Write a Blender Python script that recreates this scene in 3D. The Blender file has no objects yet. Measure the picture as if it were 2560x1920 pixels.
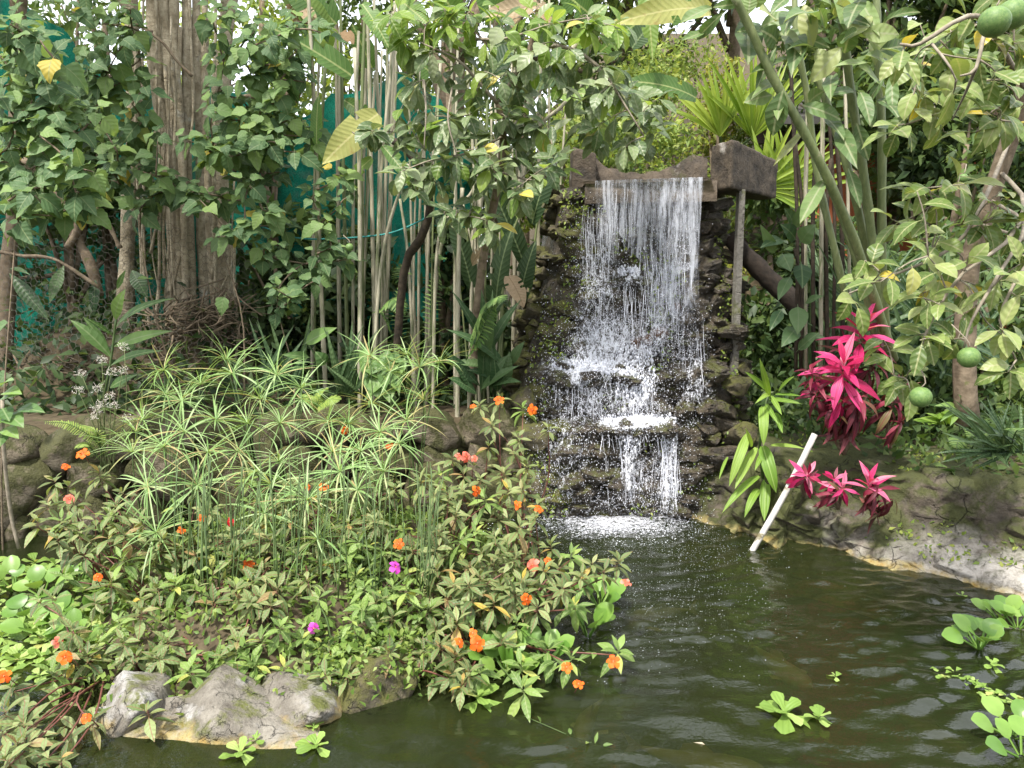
import bpy, bmesh, math, random
import numpy as np
from mathutils import Vector, Matrix
random.seed(11); rng = np.random.default_rng(11)
sc = bpy.context.scene
COL = sc.collection
R = math.radians

# ------------------------------------------------------------------ camera
CAMH, PITCH, FPX = 1.5, R(7.7), 1922.0
cam = bpy.data.cameras.new('camera'); cam.sensor_fit = 'HORIZONTAL'; cam.sensor_width = 36.0
cam.lens = 36.0 * FPX / 2560.0; cam.clip_start = 0.05; cam.clip_end = 400
camo = bpy.data.objects.new('camera', cam); COL.objects.link(camo)
camo.location = (0, 0, CAMH); camo.rotation_euler = (math.pi / 2 - PITCH, 0, 0); sc.camera = camo
# ------------------------------------------------------------------ sky and sun
SUN_EL, SUN_AZ = R(60), R(212)          # azimuth clockwise from +Y: behind the camera, to the left
wd = bpy.data.worlds.new('World'); sc.world = wd; wd.use_nodes = True
wn = wd.node_tree; wn.nodes.clear()
_o = wn.nodes.new('ShaderNodeOutputWorld'); _b = wn.nodes.new('ShaderNodeBackground')
_s = wn.nodes.new('ShaderNodeTexSky'); _s.sky_type = 'NISHITA'; _s.sun_disc = False
_s.sun_elevation = SUN_EL; _s.sun_rotation = SUN_AZ; _s.air_density = 1.0; _s.dust_density = 4.0; _s.ozone_density = 1.0
_m = wn.nodes.new('ShaderNodeMix'); _m.data_type = 'RGBA'; _m.inputs[0].default_value = 0.7
_m.inputs[7].default_value = (8.3, 8.5, 8.8, 1)            # even thin cloud over the whole sky
wn.links.new(_s.outputs[0], _m.inputs[6]); wn.links.new(_m.outputs[2], _b.inputs[0])
_b.inputs[1].default_value = 0.14; wn.links.new(_b.outputs[0], _o.inputs[0])
sun = bpy.data.lights.new('sun', 'SUN'); sun.energy = 3.5; sun.angle = R(5.0); sun.color = (1.0, 0.955, 0.88)
suno = bpy.data.objects.new('sun', sun); COL.objects.link(suno); suno.location = (-4, -8, 14)
_d = Vector((math.sin(SUN_AZ) * math.cos(SUN_EL), math.cos(SUN_AZ) * math.cos(SUN_EL), math.sin(SUN_EL)))
suno.rotation_euler = _d.to_track_quat('Z', 'Y').to_euler()
vs = sc.view_settings; vs.view_transform = 'Standard'; vs.look = 'None'; vs.gamma = 1; vs.exposure = 1.18
vs.use_curve_mapping = False
sc.cycles.max_bounces = 8; sc.cycles.transparent_max_bounces = 10; sc.cycles.diffuse_bounces = 3
sc.cycles.transmission_bounces = 4; sc.cycles.glossy_bounces = 3; sc.cycles.use_denoising = True
sc.cycles.caustics_reflective = False; sc.cycles.caustics_refractive = False

# ------------------------------------------------------------------ helpers
_f = Vector((0, math.cos(PITCH), -math.sin(PITCH))); _u = Vector((0, math.sin(PITCH), math.cos(PITCH)))
def ray(px, py): return _f + Vector((1, 0, 0)) * ((px - 1280) / FPX) + _u * ((960 - py) / FPX)
def at(px, py, Y):
    d = ray(px, py); return Vector((0, 0, CAMH)) + d * (Y / d.y)
def onz(px, py, z=0.0):
    d = ray(px, py); return Vector((0, 0, CAMH)) + d * ((z - CAMH) / d.z)
def proj(p):
    v = Vector(p) - Vector((0, 0, CAMH)); c = v.dot(_f); return 1280 + FPX * v.x / c, 960 - FPX * v.dot(_u) / c
def rnd(a, b): return random.uniform(a, b)
def lerp(a, b, t): return a + (b - a) * t
def _hash(ix, iy, iz):
    h = (ix * 374761393 + iy * 668265263 + iz * 1274126177) & 0xffffffff
    h = ((h ^ (h >> 13)) * 1103515245) & 0xffffffff
    h = h ^ (h >> 16); return (h & 0xffff) / 65535.0
def vnoise(p):                                   # value noise, p (n,3) -> n in -1..1
    p = np.asarray(p, float); i = np.floor(p).astype(np.int64); f = p - i; f = f * f * (3 - 2 * f); r = 0
    for dx in (0, 1):
        for dy in (0, 1):
            for dz in (0, 1):
                w = (f[:, 0] if dx else 1 - f[:, 0]) * (f[:, 1] if dy else 1 - f[:, 1]) * (f[:, 2] if dz else 1 - f[:, 2])
                r = r + w * _hash(i[:, 0] + dx, i[:, 1] + dy, i[:, 2] + dz)
    return r * 2 - 1
def fbm(p, o=4):
    p = np.asarray(p, float); r = 0; a = 1.0; s = 0
    for k in range(o): r = r + a * vnoise(p * 2 ** k + 17.3 * k); s += a; a *= .5
    return r / s

WL = {}                                          # world position of every object that can have children
def link(name, data, M, parent=None):
    o = bpy.data.objects.new(name, data); COL.objects.link(o)
    if parent is not None:
        o.parent = parent; M2 = Matrix.Translation(-WL[parent.name]) @ M
    else: M2 = M
    o.matrix_basis = M2; WL[o.name] = M.translation.copy(); return o
def tag(o, label, cat, group=None, kind=None):
    if label: o['label'] = label
    if cat: o['category'] = cat
    if group: o['group'] = group
    if kind: o['kind'] = kind
    return o
def thing(name, loc, label, cat, group=None):
    return tag(link(name, None, Matrix.Translation(Vector(loc))), label, cat, group)
def mesh_from(name, v, f, mat=None, smooth=True):
    me = bpy.data.meshes.new(name); v = np.asarray(v, np.float32)
    if isinstance(f, np.ndarray) and f.ndim == 2:
        n, k = f.shape; me.vertices.add(len(v)); me.vertices.foreach_set('co', v.ravel())
        me.loops.add(n * k); me.loops.foreach_set('vertex_index', f.ravel().astype(np.int32))
        me.polygons.add(n); me.polygons.foreach_set('loop_start', np.arange(0, n * k, k, dtype=np.int32))
        me.update(calc_edges=True)
    else: me.from_pydata(v.tolist(), [], [tuple(int(q) for q in x) for x in f])
    if smooth: me.polygons.foreach_set('use_smooth', np.ones(len(me.polygons), dtype=bool))
    if mat: me.materials.append(mat)
    return me
class MB:
    def __init__(s): s.v = []; s.f = []; s.n = 0
    def add(s, v, f):
        v = np.asarray(v, float).reshape(-1, 3); s.v.append(v); s.f += [tuple(int(q) + s.n for q in x) for x in f]; s.n += len(v)
    def tube(s, pts, rads, n=6, wob=0.0, cap=True):
        pts = [Vector(p) for p in pts]; m = len(pts)
        if not hasattr(rads, '__len__'): rads = [rads] * m
        up = None; vv = []
        for i in range(m):
            t = (pts[min(i + 1, m - 1)] - pts[max(i - 1, 0)]).normalized()
            if up is None: up = t.orthogonal()
            a = (up - t * up.dot(t)).normalized(); b = t.cross(a); up = a
            for k in range(n):
                th = 2 * math.pi * k / n; rr = rads[i] * (1 + (rnd(-wob, wob) if wob else 0))
                vv.append(pts[i] + a * (math.cos(th) * rr) + b * (math.sin(th) * rr))
        ff = [(i * n + k, i * n + (k + 1) % n, (i + 1) * n + (k + 1) % n, (i + 1) * n + k) for i in range(m - 1) for k in range(n)]
        if cap: ff += [tuple(range(n))[::-1], tuple((m - 1) * n + k for k in range(n))]
        s.add([tuple(p) for p in vv], ff)
    def box(s, c, size, rot=0.0, jit=0.0):
        c = Vector(c); hx, hy, hz = (q / 2 for q in size); cr, sr = math.cos(rot), math.sin(rot); vv = []
        for x, y, z in ((-1,-1,-1),(1,-1,-1),(1,1,-1),(-1,1,-1),(-1,-1,1),(1,-1,1),(1,1,1),(-1,1,1)):
            X, Y, Z = x*hx + rnd(-jit,jit), y*hy + rnd(-jit,jit), z*hz + rnd(-jit,jit)
            vv.append((c.x + X*cr - Y*sr, c.y + X*sr + Y*cr, c.z + Z))
        s.add(vv, [(0,3,2,1),(4,5,6,7),(0,1,5,4),(1,2,6,5),(2,3,7,6),(3,0,4,7)])
    def build(s, name, mat, parent=None, loc=None, smooth=True):
        v = np.concatenate(s.v) if s.v else np.zeros((0, 3))
        if loc is None: loc = WL[parent.name] if parent is not None else Vector((0, 0, 0))
        loc = Vector(loc); me = mesh_from(name, v - np.array(loc), s.f, mat, smooth)
        return link(name, me, Matrix.Translation(loc), parent)
def curve_pts(ctrl, n=12):                       # Catmull-Rom through control points
    P = [Vector(c) for c in ctrl]; P = [P[0] * 2 - P[1]] + P + [P[-1] * 2 - P[-2]]; out = []
    segs = len(P) - 3
    for i in range(n + 1):
        u = i / n * segs; k = min(int(u), segs - 1); t = u - k; a, b, c, d = P[k:k + 4]
        out.append(0.5 * ((2 * b) + (c - a) * t + (2 * a - 5 * b + 4 * c - d) * t * t + (3 * b - a - 3 * c + d) * t ** 3))
    return out
def frame(pos, d, nrm, sx=1.0, sy=1.0, sz=1.0):  # local +Y along d, +Z about nrm
    d = Vector(d).normalized(); n = Vector(nrm); n = n - d * n.dot(d)
    if n.length < 1e-4: n = d.orthogonal()
    n.normalize(); x = d.cross(n)
    M = Matrix(((x.x * sx, d.x * sy, n.x * sz, pos[0]), (x.y * sx, d.y * sy, n.y * sz, pos[1]), (x.z * sx, d.z * sy, n.z * sz, pos[2]), (0, 0, 0, 1)))
    return M
CAMP = Vector((0, 0, CAMH))

# ------------------------------------------------------------------ materials
class NT:
    def __init__(s, name):
        s.m = bpy.data.materials.new(name); s.m.use_nodes = True; s.t = s.m.node_tree; s.t.nodes.clear()
        s.out = s.t.nodes.new('ShaderNodeOutputMaterial')
    def n(s, typ, ins=None, **kw):
        nd = s.t.nodes.new('ShaderNode' + typ)
        for k, v in kw.items(): setattr(nd, k, v)
        for k, v in (ins or {}).items():
            if hasattr(v, 'is_output'): s.t.links.new(v, nd.inputs[k])
            else: nd.inputs[k].default_value = v
        return nd
    def math(s, op, a, b=0.0, clamp=False): return s.n('Math', {0: a, 1: b}, operation=op, use_clamp=clamp).outputs[0]
    def mix(s, fac, a, b, blend='MIX'):
        return s.n('Mix', {0: fac, 6: a, 7: b}, data_type='RGBA', blend_type=blend).outputs[2]
    def ramp(s, fac, stops, interp='LINEAR'):
        nd = s.n('ValToRGB', {0: fac}); cr = nd.color_ramp; cr.interpolation = interp
        while len(cr.elements) < len(stops): cr.elements.new(0.5)
        for e, (p, c) in zip(cr.elements, stops): e.position = p; e.color = (*c, 1) if len(c) == 3 else c
        return nd.outputs[0]
    def noise(s, vec, scale, detail=3, rough=.55, distortion=0.0): return s.n('TexNoise', {'Vector': vec, 'Scale': scale, 'Detail': detail, 'Roughness': rough, 'Distortion': distortion}).outputs[0]
    def rng(s, v, a, b, c=0.0, d=1.0): return s.n('MapRange', {0: v, 1: a, 2: b, 3: c, 4: d}).outputs[0]
    def done(s, sh): s.t.links.new(sh, s.out.inputs[0]); return s.m
def c4(c): return (c[0], c[1], c[2], 1.0)
def leafmat(name, stops, rib=None, ribw=.004, rough=.42, transl=.3, veins=0.0, spots=None, back=.25, island=False, spec=.28, stripes=0.0):
    t = NT(name)
    r = t.n('NewGeometry').outputs['Random Per Island'] if island else t.n('ObjectInfo').outputs['Random']
    col = t.ramp(r, stops); tc = t.n('TexCoord').outputs['Object']
    nz = t.noise(tc, 14.0 if not island else 3.0, 3)
    col = t.mix(t.rng(nz, .3, .7, 0, .38), col, t.mix(1.0, col, (.45, .52, .4, 1), 'MULTIPLY'))
    h = nz
    if not island:
        xyz = t.n('SeparateXYZ', {0: tc}); ax = t.math('ABSOLUTE', xyz.outputs[0])
        if veins:
            ph = t.math('SUBTRACT', xyz.outputs[1], t.math('MULTIPLY', ax, .8)); sn = t.math('SINE', t.math('MULTIPLY', ph, veins))
            h = sn; col = t.mix(t.rng(sn, .75, 1.0, 0, .28), col, t.mix(.6, col, c4(rib or (.3, .38, .15))))
        if stripes:
            sn = t.math('SINE', t.math('MULTIPLY', xyz.outputs[0], stripes)); h = sn
            col = t.mix(t.rng(sn, .2, 1.0, 0, .35), col, t.mix(1.0, col, (.6, .65, .5, 1), 'MULTIPLY'))
        if rib: col = t.mix(t.rng(ax, ribw * .5, ribw, .75, 0), col, c4(rib))
    if spots:
        sp = t.noise(tc, spots[1], 4, .7); col = t.mix(t.rng(sp, spots[2], spots[2] + .12, 0, spots[3]), col, c4(spots[0]))
    bf = t.n('NewGeometry').outputs['Backfacing']
    col = t.mix(t.math('MULTIPLY', bf, back), col, t.mix(.5, col, (.30, .36, .22, 1)))
    bump = t.n('Bump', {'Strength': .25, 'Distance': .003, 'Height': h}).outputs[0]
    p = t.n('BsdfPrincipled', {'Base Color': col, 'Roughness': rough + .06, 'Specular IOR Level': spec, 'Normal': bump})
    tr = t.n('BsdfTranslucent', {'Color': t.mix(1.0, col, (1.5, 1.45, .7, 1), 'MULTIPLY')})
    return t.done(t.n('MixShader', {0: transl, 1: p.outputs[0], 2: tr.outputs[0]}).outputs[0])
def plainmat(name, a, b, scale=8.0, rough=.7, bump=.4, spec=.3, third=None, metal=0.0, dist=.01, stretch=None):
    t = NT(name); tc = t.n('TexCoord').outputs['Object']
    v = t.n('Mapping', {'Vector': tc, 'Scale': stretch}).outputs[0] if stretch else tc
    nz = t.noise(v, scale, 6, .62); col = t.mix(t.rng(nz, .32, .68), c4(a), c4(b))
    if third:
        n2 = t.noise(v, scale * .45 + 3, 5, .65); col = t.mix(t.rng(n2, third[1], third[1] + .1), col, c4(third[0]))
    bp = t.n('Bump', {'Strength': bump, 'Distance': dist, 'Height': nz}).outputs[0]
    return t.done(t.n('BsdfPrincipled', {'Base Color': col, 'Roughness': rough, 'Specular IOR Level': spec, 'Normal': bp, 'Metallic': metal}).outputs[0])

# ------------------------------------------------------------------ leaf shapes
def prof(pts): xs, ys = zip(*pts); return lambda t: np.interp(t, xs, ys)
OVATE = prof([(0, .05), (.08, .5), (.25, .95), (.4, 1), (.6, .82), (.8, .45), (.93, .15), (1, .0)])
ELLIP = prof([(0, .04), (.1, .38), (.3, .88), (.5, 1), (.7, .86), (.88, .45), (1, .02)])
LANCE = prof([(0, .06), (.15, .5), (.35, .95), (.5, 1), (.7, .72), (.88, .3), (1, 0)])
STRAP = prof([(0, .35), (.1, .7), (.3, 1), (.6, .92), (.8, .6), (.93, .25), (1, 0)])
ROUND = prof([(0, .25), (.1, .62), (.3, .96), (.5, 1), (.7, .93), (.88, .66), (.96, .38), (1, .12)])
SPATH = prof([(0, .1), (.2, .3), (.4, .55), (.6, .82), (.78, 1), (.9, .9), (.97, .6), (1, .3)])
BLADE = prof([(0, .5), (.2, .95), (.5, 1), (.8, .6), (1, 0)])
def LOBED(t): return np.interp(t, [0, .06, .16, .26, .36, .46, .52, .6, .7, .8, .9, 1], [.08, .62, .92, 1, .86, .98, .74, .58, .5, .36, .18, 0])
def leafmesh(name, L, W, mat, shape=OVATE, n=6, fold=.2, curl=.4, wave=0.0, across=2, pet=.0, petw=.0015, torn=0, seed=0, twist=0.0):
    rr = random.Random(seed); t = np.linspace(0, 1, n + 1); w = shape(t) * W / 2; y = [pet]; z = [0.0]
    for i in range(n):
        a = curl * (t[i] + t[i + 1]) / 2; y.append(y[-1] + math.cos(a) * L / n); z.append(z[-1] - math.sin(a) * L / n)
    ss = np.linspace(-1, 1, across + 1); v = []; f = []; ph = rr.uniform(0, 6)
    for i in range(n + 1):
        for s in ss:
            e = abs(s); x = s * w[i]; zz = z[i] + e * w[i] * fold + wave * e * e * math.sin(t[i] * 9 + ph + (2 if s > 0 else 0)) + s * w[i] * twist * t[i]
            v.append((x, y[i], zz))
    m = across + 1
    for i in range(n):
        for k in range(across):
            if torn and rr.random() < torn and (k == 0 or k == across - 1) and 0 < i < n: continue
            f.append((i * m + k, i * m + k + 1, (i + 1) * m + k + 1, (i + 1) * m + k))
    if pet > 0:
        b = len(v); v += [(-petw, 0, 0), (petw, 0, 0), (petw, pet + L * .02, 0.0), (-petw, pet + L * .02, 0.0), (0, 0, -petw * 1.6), (0, pet + L * .02, -petw * 1.6)]
        f += [(b, b + 1, b + 2, b + 3), (b + 1, b + 4, b + 5, b + 2), (b + 4, b, b + 3, b + 5)]
    me = mesh_from(name, v, f, mat); TIP[me.name] = (y[-1], z[-1]); return me
TIP = {}
def leafset(name, k, L, W, mat, **kw):
    out = []
    for i in range(k):
        q = dict(kw); q['curl'] = kw.get('curl', .4) * (.5 + 1.1 * i / max(1, k - 1)); q['fold'] = kw.get('fold', .2) * (1.3 - .6 * i / max(1, k - 1)); q['seed'] = i
        out.append(leafmesh(name, L, W * (1 + .08 * (i - k / 2)), mat, **q))
    return out
def put(meshes, parent, pos, d, nrm, s=1.0, sw=None, name='leaf'):
    me = random.choice(meshes) if isinstance(meshes, list) else meshes
    sw = sw or s; return link(name, me, frame(pos, d, nrm, sw, s, s), parent)
def leaf2(meshes, parent, p0, p1, Y0, Y1, wpx, L, W, tilt=.35, name='leaf', nrm=None):
    a = at(*p0, Y0); b = at(*p1, Y1); d = b - a; wid = wpx / FPX * (Y0 + Y1) / 2
    n = nrm if nrm is not None else (CAMP - a).normalized() + Vector((rnd(-tilt, tilt), 0, .55 + rnd(-tilt, tilt)))
    me = random.choice(meshes) if isinstance(meshes, list) else meshes
    yt, zt = TIP[me.name]; c = math.hypot(yt, zt); ph = math.atan2(-zt, yt); k = d.length / c; du = d.normalized(); n = n - du * n.dot(du); n.normalize()
    return link(name, me, frame(a, du * math.cos(ph) + n * math.sin(ph), n * math.cos(ph) - du * math.sin(ph), wid / W, k, k), parent)
def rosette(meshes, parent, c, n, s, inc0=-15, inc1=55, axis=Vector((0, 0, 1)), jit=.35, name='leaf', rise=.006):
    axis = Vector(axis).normalized(); a = axis.orthogonal().normalized(); b = axis.cross(a); ph = rnd(0, 6.28)
    for i in range(n):
        th = ph + i * 2.399 + rnd(-jit, jit) * .5; inc = R(lerp(inc0, inc1, (i / max(1, n - 1)) ** 1.3) + rnd(-9, 9))
        out = a * math.cos(th) + b * math.sin(th); d = out * math.cos(inc) + axis * math.sin(inc)
        nn = axis * math.cos(inc) - out * math.sin(inc) + Vector((rnd(-.2, .2), rnd(-.2, .2), 0))
        k = lerp(1.0, .6, i / max(1, n - 1)) * s * rnd(.85, 1.15)
        put(meshes, parent, Vector(c) + axis * (rise * i), d, nn, k, k * rnd(.85, 1.1), name)
def leafcloud(pts, nrms, L, W, rg=rng, droop=.3):      # joined diamond leaves (two folded quads) at points; returns v, f
    n = len(pts); d = rg.normal(size=(n, 3)); d[:, 2] -= droop; d /= np.linalg.norm(d, axis=1)[:, None]
    nr = np.asarray(nrms, float) + rg.normal(size=(n, 3)) * .5; nr -= d * (nr * d).sum(1)[:, None]; nr /= np.linalg.norm(nr, axis=1)[:, None] + 1e-9
    x = np.cross(d, nr); k = rg.uniform(.6, 1.35, n)[:, None]; l = L * k; w = W * k * .5
    p = np.asarray(pts, float)
    V = np.stack([p, p + d * l * .35 + x * w + nr * w * .25, p + d * l - nr * l * .12, p + d * l * .35 - x * w + nr * w * .25, p + d * l * .45], 1).reshape(-1, 3)
    b = np.arange(n)[:, None] * 5
    Fq = np.concatenate([b + np.array([[0, 1, 4]]), b + np.array([[1, 2, 4]]), b + np.array([[2, 3, 4]]), b + np.array([[3, 0, 4]])], 0)
    return V, Fq
# ================================================================== setting
def stonemat(name, a, b, moss=(.10, .11, .025), mossamt=.5, rough=.75, spec=.35, light=None, bump=.8, scale=9.0, waterline=False, obj=True):
    t = NT(name); g = t.n('NewGeometry'); pos = g.outputs['Position']; tc = t.n('TexCoord').outputs['Object'] if obj else pos
    r = t.n('ObjectInfo').outputs['Random']
    n1 = t.noise(pos, scale, 7, .65); n2 = t.noise(pos, scale * 3.1, 6, .7); n3 = t.noise(pos, scale * .38, 4, .6)
    col = t.mix(t.rng(n1, .35, .65), c4(a), c4(b))
    col = t.mix(t.math('MULTIPLY', r, .35), col, t.mix(1.0, col, (.55, .5, .45, 1), 'MULTIPLY'))
    if light: col = t.mix(t.rng(n3, light[1], light[1] + .08), col, t.mix(t.rng(n2, .3, .7), c4(light[0]), c4([q * .6 for q in light[0]])))
    nz = t.n('SeparateXYZ', {0: g.outputs['Normal']}).outputs[2]
    mf = t.math('ADD', t.noise(pos, scale * .8, 6, .7), t.math('MULTIPLY', nz, .12))
    mc = t.mix(n2, c4([q * .55 for q in moss]), c4([q * 1.5 for q in moss]))
    col = t.mix(t.rng(mf, 1 - mossamt, 1.0 - mossamt + .12), col, mc)
    col = t.mix(t.rng(n2, .55, .75, 0, .6), col, t.mix(1.0, col, (.35, .33, .3, 1), 'MULTIPLY'))
    if waterline == 'bank':
        xx = t.n('SeparateXYZ', {0: pos}); pf = t.math('MULTIPLY', t.rng(t.math('ADD', xx.outputs[0], t.math('MULTIPLY', t.math('SUBTRACT', n3, .5), 1.6)), 1.85, 2.2), t.rng(t.math('ADD', xx.outputs[2], t.math('MULTIPLY', t.math('SUBTRACT', n1, .5), .3)), .11, .19, 1, 0))
        col = t.mix(t.math('MULTIPLY', pf, t.rng(n2, .35, .5, .35, 1)), col, t.mix(t.rng(n1, .35, .65), (.26, .24, .21, 1), (.42, .395, .36, 1)))
    if waterline:
        z = t.n('SeparateXYZ', {0: pos}).outputs[2]; zz = t.math('ADD', z, t.math('MULTIPLY', t.math('SUBTRACT', n1, .5), .12))
        col = t.mix(t.math('MULTIPLY', t.rng(zz, .0, .03, .9, 0), t.rng(t.noise(pos, 7, 4, .6), .38, .52, .15, 1)), col, t.mix(t.rng(n2, .35, .6), (.30, .19, .04, 1), (.36, .31, .14, 1)))
    wv = t.n('VectorMath', {0: pos, 1: t.n('VectorMath', {0: t.n('TexNoise', {'Vector': pos, 'Scale': scale * .7, 'Detail': 5}).outputs[1], 'Scale': .34}, operation='SCALE').outputs[0]}, operation='ADD').outputs[0]
    ck = t.n('TexVoronoi', {'Vector': wv, 'Scale': scale * .75}, feature='DISTANCE_TO_EDGE').outputs[0]; ckm = t.math('MULTIPLY', t.rng(ck, .0, .022, 1, 0), t.rng(t.noise(pos, scale * .9, 3, .6), .46, .6))
    col = t.mix(t.math('MULTIPLY', ckm, t.rng(n3, .42, .58, 0, .8)), col, t.mix(1.0, col, (.22, .2, .17, 1), 'MULTIPLY'))
    n4 = t.noise(pos, scale * 9, 4, .7); col = t.mix(t.rng(n4, .52, .68, 0, .45), col, t.mix(1.0, col, (.4, .38, .34, 1), 'MULTIPLY'))
    h = t.math('SUBTRACT', t.math('ADD', t.math('ADD', n1, t.math('MULTIPLY', n2, .6)), t.math('MULTIPLY', n4, .25)), t.math('MULTIPLY', ckm, .5))
    bp = t.n('Bump', {'Strength': bump, 'Distance': .028, 'Height': h}).outputs[0]
    rg = t.rng(n2, .3, .7, rough - .12, rough + .12)
    return t.done(t.n('BsdfPrincipled', {'Base Color': col, 'Roughness': rg, 'Specular IOR Level': spec, 'Normal': bp}).outputs[0])
M_soil = plainmat('soil', (.045, .035, .022), (.10, .08, .05), 14, .95, .9, .1, third=((.05, .07, .02), .6))
M_bank = stonemat('bank_stone', (.035, .03, .024), (.15, .125, .095), moss=(.05, .055, .016), mossamt=.55, light=((.45, .42, .38), .64), scale=6, bump=1.0, waterline='bank')
M_rock = stonemat('bed_rock', (.12, .105, .085), (.27, .25, .21), mossamt=.40, light=((.40, .385, .36), .49), scale=10, bump=1.0, waterline=True)
M_wallstone = stonemat('wall_stone', (.10, .08, .055), (.25, .21, .15), moss=(.06, .06, .02), mossamt=.58, scale=9, bump=1.0)
M_wet = stonemat('wet_rock', (.020, .016, .011), (.095, .075, .050), moss=(.065, .068, .016), mossamt=.44, rough=.33, spec=.5, scale=13, bump=1.0)
M_brownrock = stonemat('wet_brown_rock', (.10, .055, .035), (.20, .125, .085), mossamt=.1, rough=.3, spec=.5, scale=10)
M_mossrock = stonemat('mossy_rock', (.05, .045, .03), (.13, .11, .065), moss=(.085, .085, .022), mossamt=.52, rough=.8, scale=10, bump=1.0)
M_conc = stonemat('old_concrete', (.13, .11, .09), (.30, .265, .225), moss=(.08, .07, .03), mossamt=.36, light=((.62, .59, .55), .60), scale=9, bump=.7)
M_concdark = stonemat('stained_concrete', (.028, .022, .016), (.11, .085, .06), moss=(.05, .05, .02), mossamt=.38, light=((.42, .39, .35), .63), scale=9, bump=.7)

WATERLINE = [onz(1690, 1284), onz(1805, 1307), onz(1875, 1330), onz(1944, 1348), onz(2083, 1371), onz(2256, 1417), onz(2430, 1458), onz(2560, 1492), onz(2760, 1570), Vector((3.35, 2.2, 0)), Vector((3.6, 1.0, 0)), Vector((3.6, -4, 0))]
WLP = [(p.x, p.y) for p in WATERLINE]
POND = [(-7, -4), (-7, 3.5), (-3.6, 3.95), (-2.6, 4.35), (-1.5, 4.78), (0.0, 4.98), (.3, 4.9)] + WLP
def poly_sd(P, x, y):                              # signed distance, inside negative
    x = np.asarray(x, float); y = np.asarray(y, float); d = np.full(x.shape, 1e9); inside = np.zeros(x.shape, bool); n = len(P)
    for i in range(n):
        (ax, ay), (bx, by) = P[i], P[(i + 1) % n]; ex, ey = bx - ax, by - ay
        t = np.clip(((x - ax) * ex + (y - ay) * ey) / (ex * ex + ey * ey + 1e-9), 0, 1)
        d = np.minimum(d, np.hypot(x - ax - t * ex, y - ay - t * ey))
        c = ((ay > y) != (by > y)) & (x < (bx - ax) * (y - ay) / (by - ay + 1e-12) + ax); inside ^= c
    return np.where(inside, -d, d)
def sstep(a, b, x): t = np.clip((x - a) / (b - a), 0, 1); return t * t * (3 - 2 * t)
def ground_h(x, y):
    x = np.asarray(x, float); y = np.asarray(y, float); sd = poly_sd(POND, x, y)
    top = .42 + .2 * sstep(-.2, -1.2, x) + .05 * fbm(np.stack([x * .9, y * .9, x * 0], -1).reshape(-1, 3), 3).reshape(x.shape)
    hill = sstep(-.06, .12, x / np.maximum(y, .5)) * np.clip(y - 8.0, 0, 30) * .42
    mound = .62 * np.exp(-((x + 2.65) / .75) ** 2 - ((y - 6.15) / .42) ** 2) + .4 * np.exp(-((x + 3.5) / .38) ** 2 - ((y - 5.9) / .3) ** 2)
    return np.where(sd > .02, (top + .6) * sstep(.1, .42, sd) - .6 + hill + mound, -.6)
def gh(x, y): return float(ground_h(np.array([x]), np.array([y]))[0])
def grid(nx, ny, x, y, z):
    v = np.stack([x, y, z], -1).reshape(-1, 3); i = np.arange(nx * ny).reshape(ny, nx)
    return v, np.stack([i[:-1, :-1], i[:-1, 1:], i[1:, 1:], i[1:, :-1]], -1).reshape(-1, 4)
def axis_pts(lo, hi, f0, f1, fine, coarse):
    a = list(np.arange(f0, f1, fine)); l = []; q = f0; s = fine
    while q > lo: s = min(s * 1.3, coarse); q -= s; l.append(q)
    q = f1; s = fine; r = []
    while q < hi: r.append(q); s = min(s * 1.3, coarse); q += s
    return np.array(sorted(l + a + r))
gx = axis_pts(-90, 90, -4.5, 4.5, .07, 6); gy = axis_pts(-60, 130, 2.0, 9, .08, 6)
X, Y = np.meshgrid(gx, gy); v, f = grid(len(gx), len(gy), X, Y, ground_h(X, Y))
tag(link('ground', mesh_from('ground', v, f, M_soil), Matrix()), 'dark leaf strewn soil around and below the pond', 'ground', kind='structure')

# ---- water
FALL_C = onz(1540, 1290)
def wave_h(x, y):
    d = np.hypot(x - FALL_C.x, y - FALL_C.y)
    p = np.stack([x, y, x * 0], -1).reshape(-1, 3)
    wob = fbm(p * np.array([1.6, 1.6, 1]), 3).reshape(x.shape)
    rip = np.sin(2 * np.pi * d / .17 + wob * 7) * .0065 * np.exp(-d * .3)
    chop = fbm(p * np.array([12.0, 22.0, 1]), 3).reshape(x.shape) * (.0145 + .012 * np.exp(-d * 1.0)) * (.35 + .9 * sstep(-.3, .5, fbm(p * np.array([1.3, 1.9, 1]) + 40, 2).reshape(x.shape)))
    lon = fbm(p * np.array([4.0, 10.0, 1]) + 9, 3).reshape(x.shape) * .010 * sstep(-1.4, .5, x)
    calm = .35 + .65 * sstep(-.9, .3, x)
    return (rip + chop + lon) * calm
t = NT('pond_water'); g = t.n('NewGeometry')
bn = t.math('ADD', t.noise(t.n('Mapping', {'Vector': g.outputs['Position'], 'Scale': (16, 30, 1)}).outputs[0], 1.0, 4, .6), t.math('MULTIPLY', t.noise(g.outputs['Position'], 75, 2, .5), .35)); bp = t.n('Bump', {'Strength': .22, 'Distance': .012, 'Height': bn}).outputs[0]
lw = t.n('Fresnel', {'IOR': 1.5, 'Normal': bp}).outputs[0]
murk = t.mix(t.noise(g.outputs['Position'], 1.3, 3), (.007, .011, .003, 1), (.021, .027, .009, 1))
under = t.n('MixShader', {0: .22, 1: t.n('BsdfDiffuse', {'Color': murk}).outputs[0], 2: t.n('BsdfTransparent', {'Color': (.72, .74, .42, 1)}).outputs[0]}).outputs[0]
gl = t.n('BsdfGlossy', {'Color': (1, 1, 1, 1), 'Roughness': .03, 'Normal': bp}).outputs[0]
M_water = t.done(t.n('MixShader', {0: lw, 1: under, 2: gl}).outputs[0])
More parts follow.
